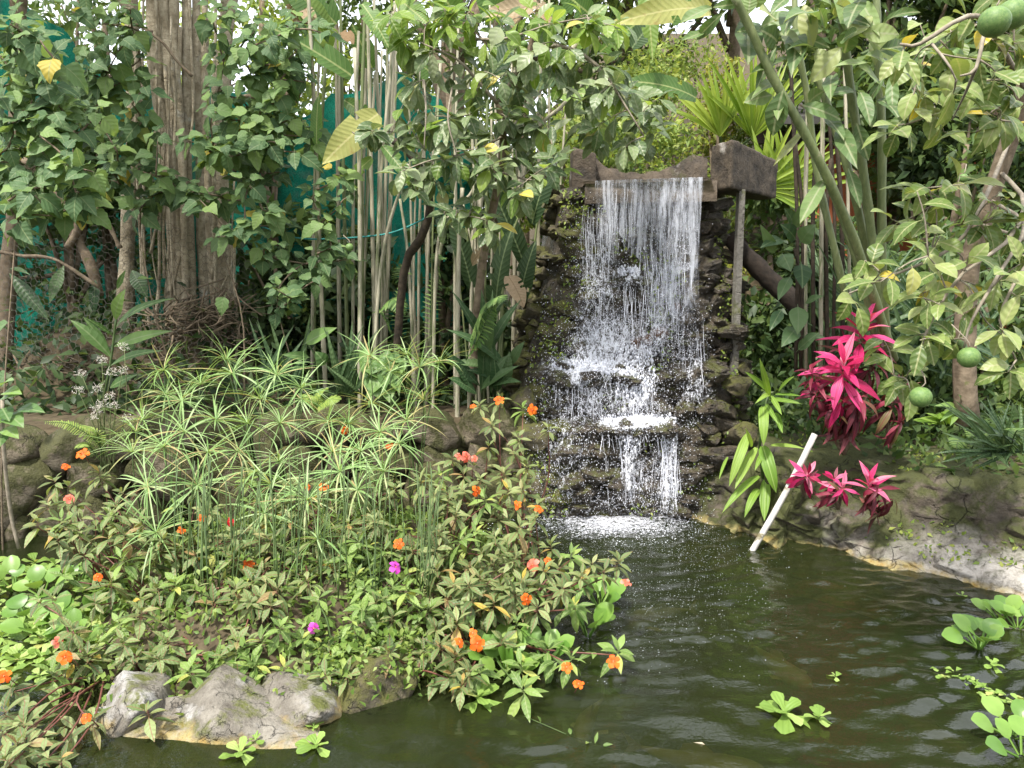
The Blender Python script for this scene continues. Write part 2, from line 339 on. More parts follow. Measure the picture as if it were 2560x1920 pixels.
wx = axis_pts(-7, 3.9, -2.2, 2.9, .021, .4); wy = axis_pts(-4, 5.3, 2.0, 5.1, .018, .4)
X, Y = np.meshgrid(wx, wy); v, f = grid(len(wx), len(wy), X, Y, wave_h(X, Y))
tag(link('water', mesh_from('water', v, f, M_water), Matrix()), 'dark green rippled pond water', 'water', kind='structure')

# ---- planted bed (an island of soil in the pond)
BED = [(-1.62, 2.5), (-1.2, 2.40), (-.7, 2.46), (-.25, 2.62), (.1, 2.95), (.25, 3.5), (.2, 4.15), (-.3, 4.6), (-1.1, 4.6), (-1.9, 4.3), (-2.15, 3.7), (-1.95, 2.95)]
BC = np.array([-.85, 3.45])
def bed_h(x, y):
    sd = -poly_sd(BED, np.asarray(x, float), np.asarray(y, float))
    return np.where(sd > 0, -.05 + .30 * sstep(0, .75, sd), -.3)
X, Y = np.meshgrid(np.arange(-2.4, .5, .05), np.arange(2.2, 4.9, .05))
Z = bed_h(X, Y) + .03 * fbm(np.stack([X * 6, Y * 6, X * 0], -1).reshape(-1, 3)).reshape(X.shape)
v, f = grid(X.shape[1], X.shape[0], X, Y, Z)
tag(link('planting_bed', mesh_from('planting_bed', v, f, M_soil), Matrix()), 'low soil mound of the planted island in the pond', 'planting bed', kind='structure')

# ---- stone bank on the right
NB = 300; pl = curve_pts([Vector((p[0], p[1], 0)) for p in WLP[:-1]], NB); nrm = []
for i, p in enumerate(pl):
    tt = (pl[min(i + 1, NB)] - pl[max(i - 1, 0)]).normalized(); nrm.append(Vector((-tt.y, tt.x, 0)) * (-1 if tt.x * 0 + 1 < 0 else 1))
prof_s = np.array([-.08, -.02, .0, .03, .07, .12, .18, .24, .28, .31, .335, .35, .37, .40, .45, .52, .60, .72, .9, 1.1])
prof_z = np.array([-.3, -.1, .0, .03, .055, .08, .11, .15, .19, .24, .29, .34, .38, .41, .43, .44, .45, .45, .44, .40])
steep = np.array([-.05, -.01, .0, .02, .035, .05, .06, .075, .09, .10, .12, .14, .17, .22, .30, .42, .55, .72, .9, 1.1])
V = []
for i, p in enumerate(pl):
    k = sstep(80, 170, i); n = nrm[i]
    if n.dot(Vector((1, 1, 0))) < 0: n = -n
    for j in range(58):
        jj = j / 3; s = lerp(np.interp(jj, range(20), steep), np.interp(jj, range(20), prof_s), k); V.append((p.x + n.x * s, p.y + n.y * s, np.interp(jj, range(20), prof_z)))
V = np.array(V); nz = fbm(V * 5.0, 5); nz2 = fbm(V * np.array([3, 3, 14.0]) + 4, 3); ok = V[:, 2] > -.05
rg_ = 1 - np.abs(fbm(V * np.array([4.5, 4.5, 9.0]) + 31, 4)) * 2; V[:, 0] += (nz * .05 + nz2 * .03 - rg_ * .02) * ok; V[:, 1] += (nz * .06 + nz2 * .04 - rg_ * .03) * ok; V[:, 2] += (nz2 * .05 + rg_ * .02) * (V[:, 2] > .02)
i = np.arange((NB + 1) * 58).reshape(NB + 1, 58); f = np.stack([i[:-1, :-1], i[:-1, 1:], i[1:, 1:], i[1:, :-1]], -1).reshape(-1, 4)
V[:, 1] -= .014 * fbm(V * 21, 3) * ok; V[:, 2] += .010 * fbm(V * 19 + 5, 3) * ok
bank = tag(link('stone_bank', mesh_from('stone_bank', V, f, M_bank), Matrix()), 'mottled stone and concrete bank along the far side of the pond', 'bank', kind='structure')

# ---- rock shapes shared by walls, bed edge and waterfall
def rockmesh(name, mat, seed, sub=3, amp=.35, strata=0.0, freq=1.3):
    bm = bmesh.new(); bmesh.ops.create_icosphere(bm, subdivisions=sub, radius=.5)
    v = np.array([q.co[:] for q in bm.verts]); v = np.sign(v) * np.abs(v) ** .72
    v *= (1 + amp * fbm(v * freq * 2 + seed * 7.7, 2))[:, None]; rr = np.random.default_rng(seed)
    for k in range(11):                                    # broken facets
        n = rr.normal(size=3); n[2] *= .8; n /= np.linalg.norm(n); d = rr.uniform(.30, .46); v -= n[None] * np.maximum(0, v @ n - d)[:, None] * .9
    v *= (1 + .055 * fbm(v * 9 + seed, 4))[:, None]
    if strata: v[:, 2] = v[:, 2] + strata * np.round(v[:, 2] / .12) * .02; v[:, 0] *= 1 + strata * .1 * np.sign(np.sin(v[:, 2] * 30)); v[:, 1] *= 1 + strata * .1 * np.sign(np.sin(v[:, 2] * 30))
    for q, c in zip(bm.verts, v): q.co = c
    me = bpy.data.meshes.new(name); bm.to_mesh(me); bm.free(); me.materials.append(mat)
    me.polygons.foreach_set('use_smooth', np.ones(len(me.polygons), dtype=bool)); return me
RK_wet = [rockmesh('wet_stone', M_wet, i, 4, .45, .6) for i in range(9)]
RK_moss = [rockmesh('mossy_stone', M_mossrock, 20 + i, 4, .45) for i in range(6)]
RK_brown = [rockmesh('brown_stone', M_brownrock, 40 + i, 3, .15) for i in range(2)]
RK_wall = [rockmesh('wall_stone', M_wallstone, 50 + i, 4, .32) for i in range(8)]
RK_bed = [rockmesh('bed_rock', M_rock, 70 + i, 4, .30) for i in range(4)]
def rock(meshes, parent, c, size, rz=None, tilt=.15, name='stone'):
    me = random.choice(meshes) if isinstance(meshes, list) else meshes
    M = Matrix.Translation(Vector(c)) @ Matrix.Rotation(rnd(-.4, .4) if rz is None else rz, 4, 'Z') @ Matrix.Rotation(rnd(-tilt, tilt), 4, 'Y') @ Matrix.Rotation(rnd(-tilt, tilt), 4, 'X') @ Matrix.Diagonal((*size, 1))
    return link(name, me, M, parent)

RK_bank = [rockmesh('bank_rock', M_bank, 110 + i, 4, .35) for i in range(6)]
for k in range(64):                                       # rough rocks set in the bank
    i_ = int(rnd(10, 235)); s_ = rnd(.02, .5) if i_ > 150 else rnd(.0, .14); p = pl[i_]; n = nrm[i_] if nrm[i_].dot(Vector((1, 1, 0))) > 0 else -nrm[i_]
    kk = float(sstep(80, 170, i_)); pr_ = lerp(steep, prof_s, kk); w = rnd(.12, .34)
    rock(RK_bank, bank, (p.x + n.x * s_, p.y + n.y * s_, float(np.interp(s_, pr_, prof_z)) - .03 * rnd(.5, 1.5)), (w, rnd(.14, .26), rnd(.07, .16)), math.atan2(-n.x, n.y) + rnd(-.3, .3), .2)

# ---- low stone wall behind the papyrus, three courses of rough stones
lw_t = thing('low_stone_wall', (-1.6, 4.85, 0), 'low mossy stone wall behind the papyrus at the rear of the pond', 'wall')
edge = [Vector((x, y, 0)) for x, y in [(-3.9, 4.05), (-3.1, 4.35), (-2.6, 4.5), (-1.5, 4.93), (-.6, 5.03), (.15, 5.0)]]
ep = curve_pts(edge, 60)
for cz, h in ((.08, .30), (.33, .28), (.53, .20)):
    s = 0.0; acc = rnd(0, .2); L = [0.0]
    for a, b in zip(ep[:-1], ep[1:]): L.append(L[-1] + (b - a).length)
    while acc < L[-1]:
        w = rnd(.16, .42); k = np.interp(acc + w / 2, L, range(61)); p = ep[int(min(k, 60))]; q = ep[int(min(k + 1, 60))]; tt = (q - p)
        rock(RK_wall, lw_t, (p.x + rnd(-.02, .02), p.y + .05 * cz + rnd(-.03, .03), cz), (w * 1.2, rnd(.26, .4), h * rnd(1.1, 1.5)), (math.atan2(tt.y, tt.x) if tt.length else 0) + rnd(-.12, .12), .13)
        acc += w

mb = MB(); vv = []; ff = []
for k, p in enumerate(ep): vv += [(p.x, p.y + .02, -.3), (p.x, p.y + .06, .56), (p.x, p.y + .45, .60), (p.x, p.y + .6, -.3)]
for k in range(60): q = k * 4; ff += [(q, q + 4, q + 5, q + 1), (q + 1, q + 5, q + 6, q + 2), (q + 2, q + 6, q + 7, q + 3)]
mb.add(vv, ff); mb.build('earth_fill', M_soil, lw_t)

# ---- rocks edging the planted bed
for (px, py, w, d, h, zc, lab) in [
    (335, 1775, .24, .24, .18, .02, 'pale pointed rock at the front corner of the planted bed'),
    (560, 1790, .42, .26, .17, .0, 'long pale grey boulder under the impatiens at the front edge of the bed'),
    (750, 1765, .34, .24, .15, .0, 'rough brown edging rock between the pale boulder and the moss clump'),
    (925, 1715, .28, .26, .16, .0, 'moss covered edging rock hanging over the dark water')]:
    p = onz(px, py + 20, 0.0); me = RK_moss[1] if 'moss covered' in lab else random.choice(RK_bed)
    tag(rock(me, None, (p.x, p.y + d * .2, zc), (w * 1.15, d * 1.5, h * 1.25), rnd(-.15, .15), .1, 'edging_rock'), lab, 'rock', 'rocks edging the planted bed')
p = onz(480, 1848, 0); mb = MB()
me = rockmesh('plinth_rock', M_rock, 91, 4, .14)
tag(rock(me, None, (p.x + .06, p.y + .14, -.045), (.9, .42, .2), .12, .02, 'stone_plinth'), 'broad flat stone ledge with a yellow waterline below the pale rocks', 'rock')
# ================================================================== waterfall wall, trough, falling water
def Yw(z): return 4.74 + .13 * z + .10 * float(sstep(.55, .62, z)) + .10 * float(sstep(.9, .97, z)) + .07 * float(sstep(1.42, 1.5, z))
ZL = [0, .35, .6, .95, 1.5, 1.8, 2.1]
XLpx = [(1290, 1290), (1290, 1130), (1285, 1050), (1320, 920), (1372, 690), (1390, 570), (1405, 455)]
XRpx = [(1800, 1300), (1850, 1140), (1870, 1020), (1850, 880), (1832, 690), (1828, 560), (1824, 470)]
XLv = [at(a, b, Yw(z)).x for (a, b), z in zip(XLpx, ZL)]; XRv = [at(a, b, Yw(z)).x for (a, b), z in zip(XRpx, ZL)]
def xl(z): return float(np.interp(z, ZL, XLv))
def xr(z): return float(np.interp(z, ZL, XRv))
wall = thing('waterfall_wall', (.7, 5.1, 0), 'stepped dark wet rock wall that the waterfall runs down', 'rock wall')
us = np.concatenate([[-.22, -.15, -.07], np.linspace(0, 1, 64), [1.06, 1.12, 1.2]]); zs = np.linspace(-.3, 2.12, 120); V = []
for z in zs:
    a, b = xl(max(z, 0)), xr(max(z, 0))
    for u in us:
        uu = min(max(u, 0), 1); ex = abs(u - uu); e = abs(uu * 2 - 1)
        V.append((lerp(a, b, uu) + (u - uu) * .25, Yw(max(z, 0)) + .16 * e ** 6 + ex * 4.0, z))
V = np.array(V); V[:, 1] += fbm(V * np.array([5, 5, 8.0]), 5) * .075 + .03 * vnoise(V * np.array([4, 4, 22.0])); V[:, 0] += .02 * fbm(V * 7 + 3)
i = np.arange(len(us) * len(zs)).reshape(len(zs), len(us)); f = np.stack([i[:-1, :-1], i[:-1, 1:], i[1:, 1:], i[1:, :-1]], -1).reshape(-1, 4)
link('core', mesh_from('core', V - np.array(WL[wall.name]), f, M_wet), Matrix.Translation(WL[wall.name]), wall)
for k in range(430):                                       # rough stones bedded in the face
    z = rnd(.02, 2.06); u = rnd(.0, 1.0); x = lerp(xl(z), xr(z), u)
    e = abs(u * 2 - 1); left = u < .18 + .12 * math.sin(z * 5)
    w = rnd(.06, .20); h = w * rnd(.3, .75)
    rock(RK_moss if left else RK_wet, wall, (x, Yw(z) + .16 * e ** 6 + rnd(-.02, .035), z), (w, rnd(.09, .17), h), rnd(-.5, .5), .4)
for k in range(120):                                       # mossy stones up both flanks
    z = rnd(.0, 2.08); sd = -1 if k % 3 else 1; x = xl(z) if sd < 0 else xr(z); q = rnd(0, .6)
    w = rnd(.08, .2); rock(RK_moss if sd < 0 or random.random() < .4 else RK_wet, wall, (x + sd * rnd(-.04, .06), Yw(z) + .16 + q, z), (w, rnd(.1, .2), w * rnd(.4, .8)), rnd(-.5, .5), .4)
LEDGES = [(1385, 1570, 930, .13), (1490, 1690, 1062, .13), (1540, 1640, 690, .1), (1380, 1480, 905, .12), (1690, 1830, 1010, .10), (1640, 1800, 930, .1), (1700, 1810, 560, .06), (1420, 1560, 1180, .1)]
for (a, b, py, dep) in LEDGES:
    n = max(3, int((b - a) / 40))
    for k in range(n):
        px = lerp(a, b, (k + .5) / n); z = at(px, py, 4.95).z; p = at(px, py, Yw(z) - dep * .5)
        rock(RK_wet, wall, (p.x, p.y, p.z - .04 + rnd(-.015, .015)), ((b - a) / n / FPX * 5 * rnd(1.1, 1.6), dep * 2.0, rnd(.07, .13)), rnd(-.3, .3), .16)
for (px, py, w) in [(1650, 832, .13), (1590, 858, .10), (1620, 850, .09), (1690, 765, .08)]:
    z = at(px, py, 4.9).z; rock(RK_brown, wall, at(px, py, Yw(z) - .07), (w, w * .9, w * .75), None, .2)
for (px, py, w, h) in [(1815, 832, .22, .09), (1310, 1000, .16, .16), (1330, 1090, .2, .14), (1860, 1090, .2, .16), (1840, 960, .18, .14), (1420, 1130, .2, .13), (1790, 1150, .24, .15), (1720, 1200, .2, .12)]:
    z = at(px, py, 4.85).z; rock(RK_moss if px < 1340 or px > 1830 else RK_wet, wall, at(px, py, Yw(max(z, 0)) - .03), (w, .16, h))

# ---- concrete trough on top
A = at(1830, 345, 4.93); Bq = at(1945, 405, 5.55); C = at(1778, 372, 5.12)
tr = thing('concrete_trough', (.8, 5.3, 2.05), 'weathered concrete trough that spills water over the wall top', 'trough')
def rough_prism(name, foot, z0, z1s, mat, parent, seg=14, amp=.010):      # footprint quad, top heights per corner, subdivided and weathered
    bm = bmesh.new(); b = [bm.verts.new((p[0], p[1], z0)) for p in foot]; tps = [bm.verts.new((p[0], p[1], z)) for p, z in zip(foot, z1s)]
    bm.faces.new(b[::-1]); bm.faces.new(tps)
    for i in range(4): bm.faces.new((b[i], b[(i + 1) % 4], tps[(i + 1) % 4], tps[i]))
    bmesh.ops.bevel(bm, geom=bm.edges[:], offset=.008, segments=1, affect='EDGES')
    bmesh.ops.subdivide_edges(bm, edges=[e for e in bm.edges if e.calc_length() > .03], cuts=seg, use_grid_fill=True)
    bmesh.ops.recalc_face_normals(bm, faces=bm.faces[:])
    v = np.array([q.co[:] for q in bm.verts]); d = fbm(v * 14, 4) * amp; n = np.array([q.normal[:] for q in bm.verts]); v = v + n * d[:, None]
    for q, c in zip(bm.verts, v): q.co = c - np.array(WL[parent.name])
    me = bpy.data.meshes.new(name); bm.to_mesh(me); bm.free(); me.materials.append(mat)
    me.polygons.foreach_set('use_smooth', np.ones(len(me.polygons), dtype=bool)); return link(name, me, Matrix.Translation(WL[parent.name]), parent)
D = (Bq.x + C.x - A.x, Bq.y + C.y - A.y)
rough_prism('end_block', [(A.x, A.y), (Bq.x, Bq.y), D, (C.x, C.y)], 2.07, [2.37, 2.33, 2.33, 2.36], M_concdark, tr)
l0 = at(1432, 380, 5.42); l1 = at(1492, 380, 5.40)
rough_prism('left_block', [(l0.x, l0.y), (l1.x, l1.y), (l1.x, l1.y + .3), (l0.x, l0.y + .3)], 2.1, [2.40, 2.36, 2.36, 2.40], M_concdark, tr)
mb = MB(); a = Vector((l1.x, l1.y + .13)); b = Vector((C.x + .02, C.y + .16)); n = 24; vv = []; ff = []      # back wall of the trough, its top worn into a dip
for k in range(n + 1):
    u = k / n; p = a.lerp(b, u); zt = 2.36 - .13 * math.sin(math.pi * min(1, u * 1.15)) ** .55 + .012 * math.sin(u * 40) * rnd(.3, 1)
    if u > .8: zt = lerp(zt, 2.30, (u - .8) / .2)
    vv += [(p.x, p.y, 2.1), (p.x, p.y, zt), (p.x, p.y + .12, zt + .005), (p.x, p.y + .12, 2.1)]
for k in range(n):
    q = k * 4; ff += [(q, q + 4, q + 5, q + 1), (q + 1, q + 5, q + 6, q + 2), (q + 2, q + 6, q + 7, q + 3)]
mb.add(vv, ff); mb.build('back_rim', M_concdark, tr)
ll, lr = at(1470, 446, 5.2), at(1782, 424, 5.0)
mb = MB(); mb.add([(ll.x - .02, ll.y, 2.0), (lr.x + .04, lr.y + .03, 2.0), (lr.x + .04, lr.y + .03, 2.13), (ll.x - .02, ll.y, 2.13), (ll.x - .02, ll.y + .25, 2.13), (lr.x + .04, lr.y + .3, 2.13)], [(0, 1, 2, 3), (3, 2, 5, 4)]); mb.build('spill_lip', M_concdark, tr)
mb = MB(); mb.add([(ll.x - .05, ll.y - .012, 2.142), (lr.x, lr.y - .012, 2.142), (lr.x, lr.y + .2, 2.146), (ll.x - .05, ll.y + .2, 2.146)], [(0, 1, 2, 3)]); 
tw = mb.build('trough_water', M_water, tr)
# ---- post and log beside the wall
p0 = at(1842, 880, 5.05); p1 = Vector((p0.x + .0, 5.12, 2.07)); mb = MB(); mb.box((p0.x, 5.1, 1.15), (.042, .042, 1.86), .2)
tag(mb.build('concrete_post', stonemat('post_concrete', (.11, .10, .085), (.2, .19, .165), mossamt=.42, scale=6), None, (p0.x, 5.1, .2), False), 'slim grey concrete post under the trough end', 'post')
mb = MB(); mb.tube(curve_pts([at(1822, 590, 5.3), at(1865, 640, 5.25), at(1930, 705, 5.2), at(2010, 780, 5.1)], 16), list(np.linspace(.055, .07, 17)), 10, .14)
tag(mb.build('dark_log', plainmat('dark_bark', (.010, .008, .006), (.03, .022, .016), 20, .85, 1.0, .2), None, at(1930, 705, 5.2)), 'dark leaning log behind the post at the side of the waterfall', 'log')

# ---- falling water
t = NT('falling_water'); tc = t.n('TexCoord').outputs['Object']
st = t.noise(t.n('Mapping', {'Vector': tc, 'Scale': (26, 26, 1.6)}).outputs[0], 1.0, 4, .6, distortion=.4); st2 = t.noise(t.n('Mapping', {'Vector': tc, 'Scale': (150, 150, 5)}).outputs[0], 1.0, 4, .65); st3 = t.noise(tc, 45, 3, .6)
al = t.rng(t.math('ADD', t.math('ADD', t.math('MULTIPLY', st, .55), t.math('MULTIPLY', st2, .33)), t.math('MULTIPLY', st3, .12)), .46, .66, .03, .8)
pr = t.n('BsdfPrincipled', {'Base Color': (.80, .83, .92, 1), 'Roughness': .22, 'Specular IOR Level': .6}); trn = t.n('BsdfTranslucent', {'Color': (.8, .83, .92, 1)})
bs = t.n('MixShader', {0: .35, 1: pr.outputs[0], 2: trn.outputs[0]}).outputs[0]
M_sheet = t.done(t.n('MixShader', {0: al, 1: t.n('BsdfTransparent').outputs[0], 2: bs}).outputs[0])
t = NT('white_water'); pr = t.n('BsdfPrincipled', {'Base Color': (.86, .88, .95, 1), 'Roughness': .25, 'Specular IOR Level': .6}); trn = t.n('BsdfTranslucent', {'Color': (.86, .88, .95, 1)})
M_white = t.done(t.n('MixShader', {0: .3, 1: pr.outputs[0], 2: trn.outputs[0]}).outputs[0])
t = NT('lacy_water'); tc = t.n('TexCoord').outputs['Object']; de = t.n('Attribute', attribute_name='dens').outputs['Fac']
n1 = t.noise(t.n('Mapping', {'Vector': tc, 'Scale': (44, 44, 20)}).outputs[0], 1.0, 5, .72, distortion=.6); n2 = t.noise(t.n('Mapping', {'Vector': tc, 'Scale': (150, 150, 70)}).outputs[0], 1.0, 3, .7)
al = t.rng(t.math('ADD', t.math('ADD', t.math('MULTIPLY', n1, .6), t.math('MULTIPLY', n2, .4)), t.math('MULTIPLY', de, .15)), .585, .69, 0, .9)
pr = t.n('BsdfPrincipled', {'Base Color': (.86, .88, .95, 1), 'Roughness': .3, 'Specular IOR Level': .5, 'Normal': t.n('Bump', {'Strength': .6, 'Distance': .01, 'Height': n1}).outputs[0]}); trn = t.n('BsdfTranslucent', {'Color': (.86, .88, .95, 1)})
bs = t.n('MixShader', {0: .3, 1: pr.outputs[0], 2: trn.outputs[0]}).outputs[0]
M_lace = t.done(t.n('MixShader', {0: al, 1: t.n('BsdfTransparent').outputs[0], 2: bs}).outputs[0])
fall = thing('waterfall', onz(1540, 1290), 'white waterfall tumbling over the rock ledges into the pond', 'waterfall')
def sheet(pa, pb, z0, z1, off0, off1, name='water_sheet', nx=26, nz=30):
    V = []
    for j in range(nz + 1):
        v_ = j / nz; z = lerp(z0, z1, v_)
        for k in range(nx + 1):
            u = k / nx; x = lerp(pa, pb, u) + .012 * math.sin(u * 23 + v_ * 2) * v_
            V.append((x, lerp(off0(u), off1(u), v_ ** .6), z + (.05 * math.sin(u * 17) * v_ if 0 < j else 0)))
    V = np.array(V); V[:, 1] += .012 * fbm(V * np.array([40, 3, 3.0]), 2)
    i = np.arange((nx + 1) * (nz + 1)).reshape(nz + 1, nx + 1); f = np.stack([i[:-1, :-1], i[:-1, 1:], i[1:, 1:], i[1:, :-1]], -1).reshape(-1, 4)
    L = WL[fall.name]; return link(name, mesh_from(name, V - np.array(L), f, M_sheet), Matrix.Translation(L), fall)
def lipY(u): return lerp(ll.y, lr.y, u) - .015
x0, x1 = at(1490, 440, 5.1).x, at(1762, 440, 5.0).x
for k, (ua, ub, zb) in enumerate([(.0, .5, 1.74), (.32, 1.0, 1.62), (.08, .9, 1.80), (.58, .97, 1.36)]):
    sheet(lerp(x0, x1, ua), lerp(x0, x1, ub), 2.143, zb, lambda u, ua=ua, ub=ub: lipY(lerp(.15, 1, lerp(ua, ub, u))) - .006 * k, lambda u, zb=zb, k=k: Yw(zb) - .10 - .02 * k)
xa, xb = at(1625, 650, 4.9).x, at(1750, 650, 4.9).x
sheet(xa, xb, 1.62, 1.22, lambda u: Yw(1.6) - .10, lambda u: Yw(1.2) - .12, nx=14)
def strand(mb, px, py0, py1, w, off=.1, amp=.012):
    n = max(5, int((py1 - py0) / 22)); pts = []
    ph = rnd(0, 6)
    for k in range(n + 1):
        py = lerp(py0, py1, k / n); z = max(0.0, at(px, py, 4.92).z); p = at(px, py, Yw(z) - off); pts.append(p + Vector((amp * math.sin(k * .7 + ph) * rnd(.2, 1), 0, 0)))
    V = []; F_ = []
    for k, p in enumerate(pts):
        ww = w * rnd(.35, 1.0) * (.25 if k in (0, n) else 1); V += [(p.x - ww, p.y, p.z), (p.x, p.y - ww * .8, p.z), (p.x + ww, p.y, p.z)]
        if k: q = (k - 1) * 3; F_ += [(q, q + 1, q + 4, q + 3), (q + 1, q + 2, q + 5, q + 4)]
    mb.add(V, F_)
def strands(spec, name='water_strand'):
    mb = MB()
    for (a, b, t0, t1, n, w) in spec:
        for k in range(n):
            px = rnd(a, b); y0 = rnd(t0, t0 + (t1 - t0) * .35); y1 = rnd(lerp(y0, t1, .3), t1); strand(mb, px, y0, y1, w * rnd(.4, 1.2), rnd(.07, .15))
    o = mb.build(name, M_white, fall); o['kind'] = 'stuff'
strands([(1525, 1760, 445, 650, 60, .0016), (1450, 1540, 500, 720, 36, .0015), (1600, 1745, 600, 770, 40, .002), (1480, 1700, 700, 870, 50, .002), (1540, 1660, 840, 930, 40, .0022), (1700, 1760, 780, 1000, 10, .0015)])
strands([(1385, 1570, 930, 1060, 26, .0018), (1490, 1690, 1060, 1150, 30, .0024), (1550, 1590, 1070, 1270, 9, .0035), (1650, 1692, 1080, 1285, 14, .0035), (1510, 1700, 1120, 1280, 14, .0015), (1560, 1640, 920, 1050, 24, .002)])
def veil(a0, b0, a1, b1, y0, y1, dens, off=.08, name='water_veil', nx=22, ny=22):      # lacy white water running over the stones
    V = []; D = []
    for j in range(ny + 1):
        v_ = j / ny; py = lerp(y0, y1, v_)
        for k in range(nx + 1):
            u = k / nx; px = lerp(lerp(a0, a1, v_), lerp(b0, b1, v_), u); z = max(0.0, at(px, py, 4.9).z); V.append(at(px, py, Yw(z) - off - .02 * math.sin(u * 9 + v_ * 5))[:])
            D.append(dens * math.sin(math.pi * u) ** .6 * math.sin(math.pi * (.04 + .92 * v_)) ** .6 * 1.15 - .1)
    V = np.array(V); V[:, 1] += .03 * fbm(V * 14, 3); i = np.arange((nx + 1) * (ny + 1)).reshape(ny + 1, nx + 1)
    f = np.stack([i[:-1, :-1], i[:-1, 1:], i[1:, 1:], i[1:, :-1]], -1).reshape(-1, 4); L = WL[fall.name]; me = mesh_from(name, V - np.array(L), f, M_lace)
    at_ = me.attributes.new('dens', 'FLOAT', 'POINT'); at_.data.foreach_set('value', np.array(D, np.float32)); return link(name, me, Matrix.Translation(L), fall)
for q in [(1440, 1545, 1420, 1580, 540, 830, .75, .09), (1420, 1600, 1390, 1660, 770, 965, 1.0, .11), (1335, 1560, 1350, 1570, 890, 970, 1.1, .13), (1370, 1560, 1360, 1600, 920, 1060, .75, .1), (1530, 1660, 1500, 1690, 930, 1050, .85, .11), (1480, 1695, 1490, 1695, 1032, 1078, 1.15, .15), (1535, 1610, 1550, 1600, 1060, 1270, .8, .12), (1635, 1705, 1640, 1705, 1060, 1300, .95, .12), (1660, 1790, 1690, 1790, 820, 1060, .7, .1), (1330, 1470, 1330, 1500, 940, 1300, .5, .08), (1500, 1700, 1450, 1720, 1120, 1305, .42, .1), (1540, 1620, 1530, 1620, 660, 720, .9, .13), (1620, 1750, 1610, 1750, 560, 800, .45, .13), (1580, 1730, 1540, 1740, 740, 900, .7, .12)]: veil(*q)
def drops(name, pts, s, mat, parent, stretch=1.6):          # octahedral droplets
    n = len(pts); s = np.asarray(s).reshape(-1, 1); base = np.array([(1,0,0),(-1,0,0),(0,1,0),(0,-1,0),(0,0,1),(0,0,-1)], float)
    base = base * np.array([1, 1, stretch]); V = (np.asarray(pts)[:, None, :] + base[None] * s[:, None, :]).reshape(-1, 3)
    T = np.array([(0,2,4),(2,1,4),(1,3,4),(3,0,4),(2,0,5),(1,2,5),(3,1,5),(0,3,5)]); f = (np.arange(n)[:, None, None] * 6 + T[None]).reshape(-1, 3)
    L = WL[parent.name]; o = link(name, mesh_from(name, V - np.array(L), f, mat), Matrix.Translation(L), parent); o['kind'] = 'stuff'; return o
pts = []; ss = []
def spray(n, cx, cy, sx, sy, off=(.02, .3), s=(.0008, .0030), gauss=True):
    for k in range(n):
        px, py = (random.gauss(cx, sx), random.gauss(cy, sy)) if gauss else (rnd(cx - sx, cx + sx), rnd(cy - sy, cy + sy))
        if not (1310 < px < 1790 and 480 < py < 1330): continue
        z = max(.01, at(px, py, 4.9).z); p = at(px, py, Yw(z) - rnd(*off)); p.z = max(p.z, .005); pts.append(p[:]); ss.append(lerp(s[0], s[1], random.random() ** 2.5))
spray(1710, 1490, 660, 45, 90); spray(2470, 1540, 850, 75, 55); spray(2850, 1500, 930, 85, 55); spray(2090, 1590, 1050, 70, 28)
spray(1710, 1690, 860, 45, 70); spray(1330, 1640, 1180, 60, 80); spray(1330, 1420, 1080, 60, 110); spray(2850, 1540, 1240, 140, 60, s=(.0008, .0026)); spray(1710, 1550, 950, 200, 230, gauss=False); spray(665, 1610, 700, 60, 50)
# dense white froth on the ledges
def froth(n, a, b, y0, y1, s=(.004, .012)):
    for k in range(n):
        px, py = rnd(a, b), rnd(y0, y1) + 6 * math.sin(rnd(0, 60)); z = max(.01, at(px, py, 4.9).z); p = at(px, py, Yw(z) - rnd(.06, .15)); pts.append(p[:]); ss.append(rnd(*s) * random.random())
froth(798, 1500, 1690, 1042, 1064); froth(570, 1400, 1570, 905, 935); froth(627, 1540, 1640, 860, 990); froth(304, 1545, 1600, 670, 695); froth(380, 1470, 1570, 800, 850, (.002, .006)); froth(304, 1380, 1470, 905, 925)
froth(380, 1520, 1745, 560, 640, (.002, .006)); froth(228, 1560, 1600, 1080, 1130, (.003, .007)); froth(380, 1655, 1690, 1090, 1270, (.002, .007))
drops('spray', pts, ss, M_white, fall)
pts = []; ss = []
for k in range(2600):                                        # boiling foam where the fall meets the pond
    px = random.gauss(1530, 105); py = 1296 + abs(random.gauss(0, 24)) + abs(px - 1530) * .02; p = onz(px, py); pts.append((p.x, p.y, rnd(0, .02) * random.random())); ss.append(lerp(.0012, .006, random.random() ** 2))
for k in range(4200):                                        # bubbles drifting away from it, with extra white specks standing in for glints
    px = random.gauss(1620, 170); py = 1310 + abs(random.gauss(0, 140)); p = onz(px, py)
    if px < 1400 and py > 1380: continue
    pts.append((p.x, p.y, .004)); ss.append(lerp(.0008, .0026, random.random() ** 2.5))
drops('foam_and_glints', pts, ss, M_white, fall, .45)
V = []; D = []; nx, ny = 60, 30
for j in range(ny + 1):
    for k in range(nx + 1):
        px = lerp(1300, 1780, k / nx); py = lerp(1272, 1400, j / ny); p = onz(px, py); V.append((p.x, p.y, .012 + float(wave_h(np.array([p.x]), np.array([p.y]))[0]))); D.append(1.2 * math.exp(-((px - 1540) / 185) ** 2 - ((py - 1305) / 48) ** 2) - .12)
V = np.array(V); i = np.arange((nx + 1) * (ny + 1)).reshape(ny + 1, nx + 1); f = np.stack([i[:-1, :-1], i[:-1, 1:], i[1:, 1:], i[1:, :-1]], -1).reshape(-1, 4)
me = mesh_from('churned_foam', V - np.array(WL[fall.name]), f, M_lace); me.attributes.new('dens', 'FLOAT', 'POINT').data.foreach_set('value', np.array(D, np.float32)); link('churned_foam', me, Matrix.Translation(WL[fall.name]), fall)
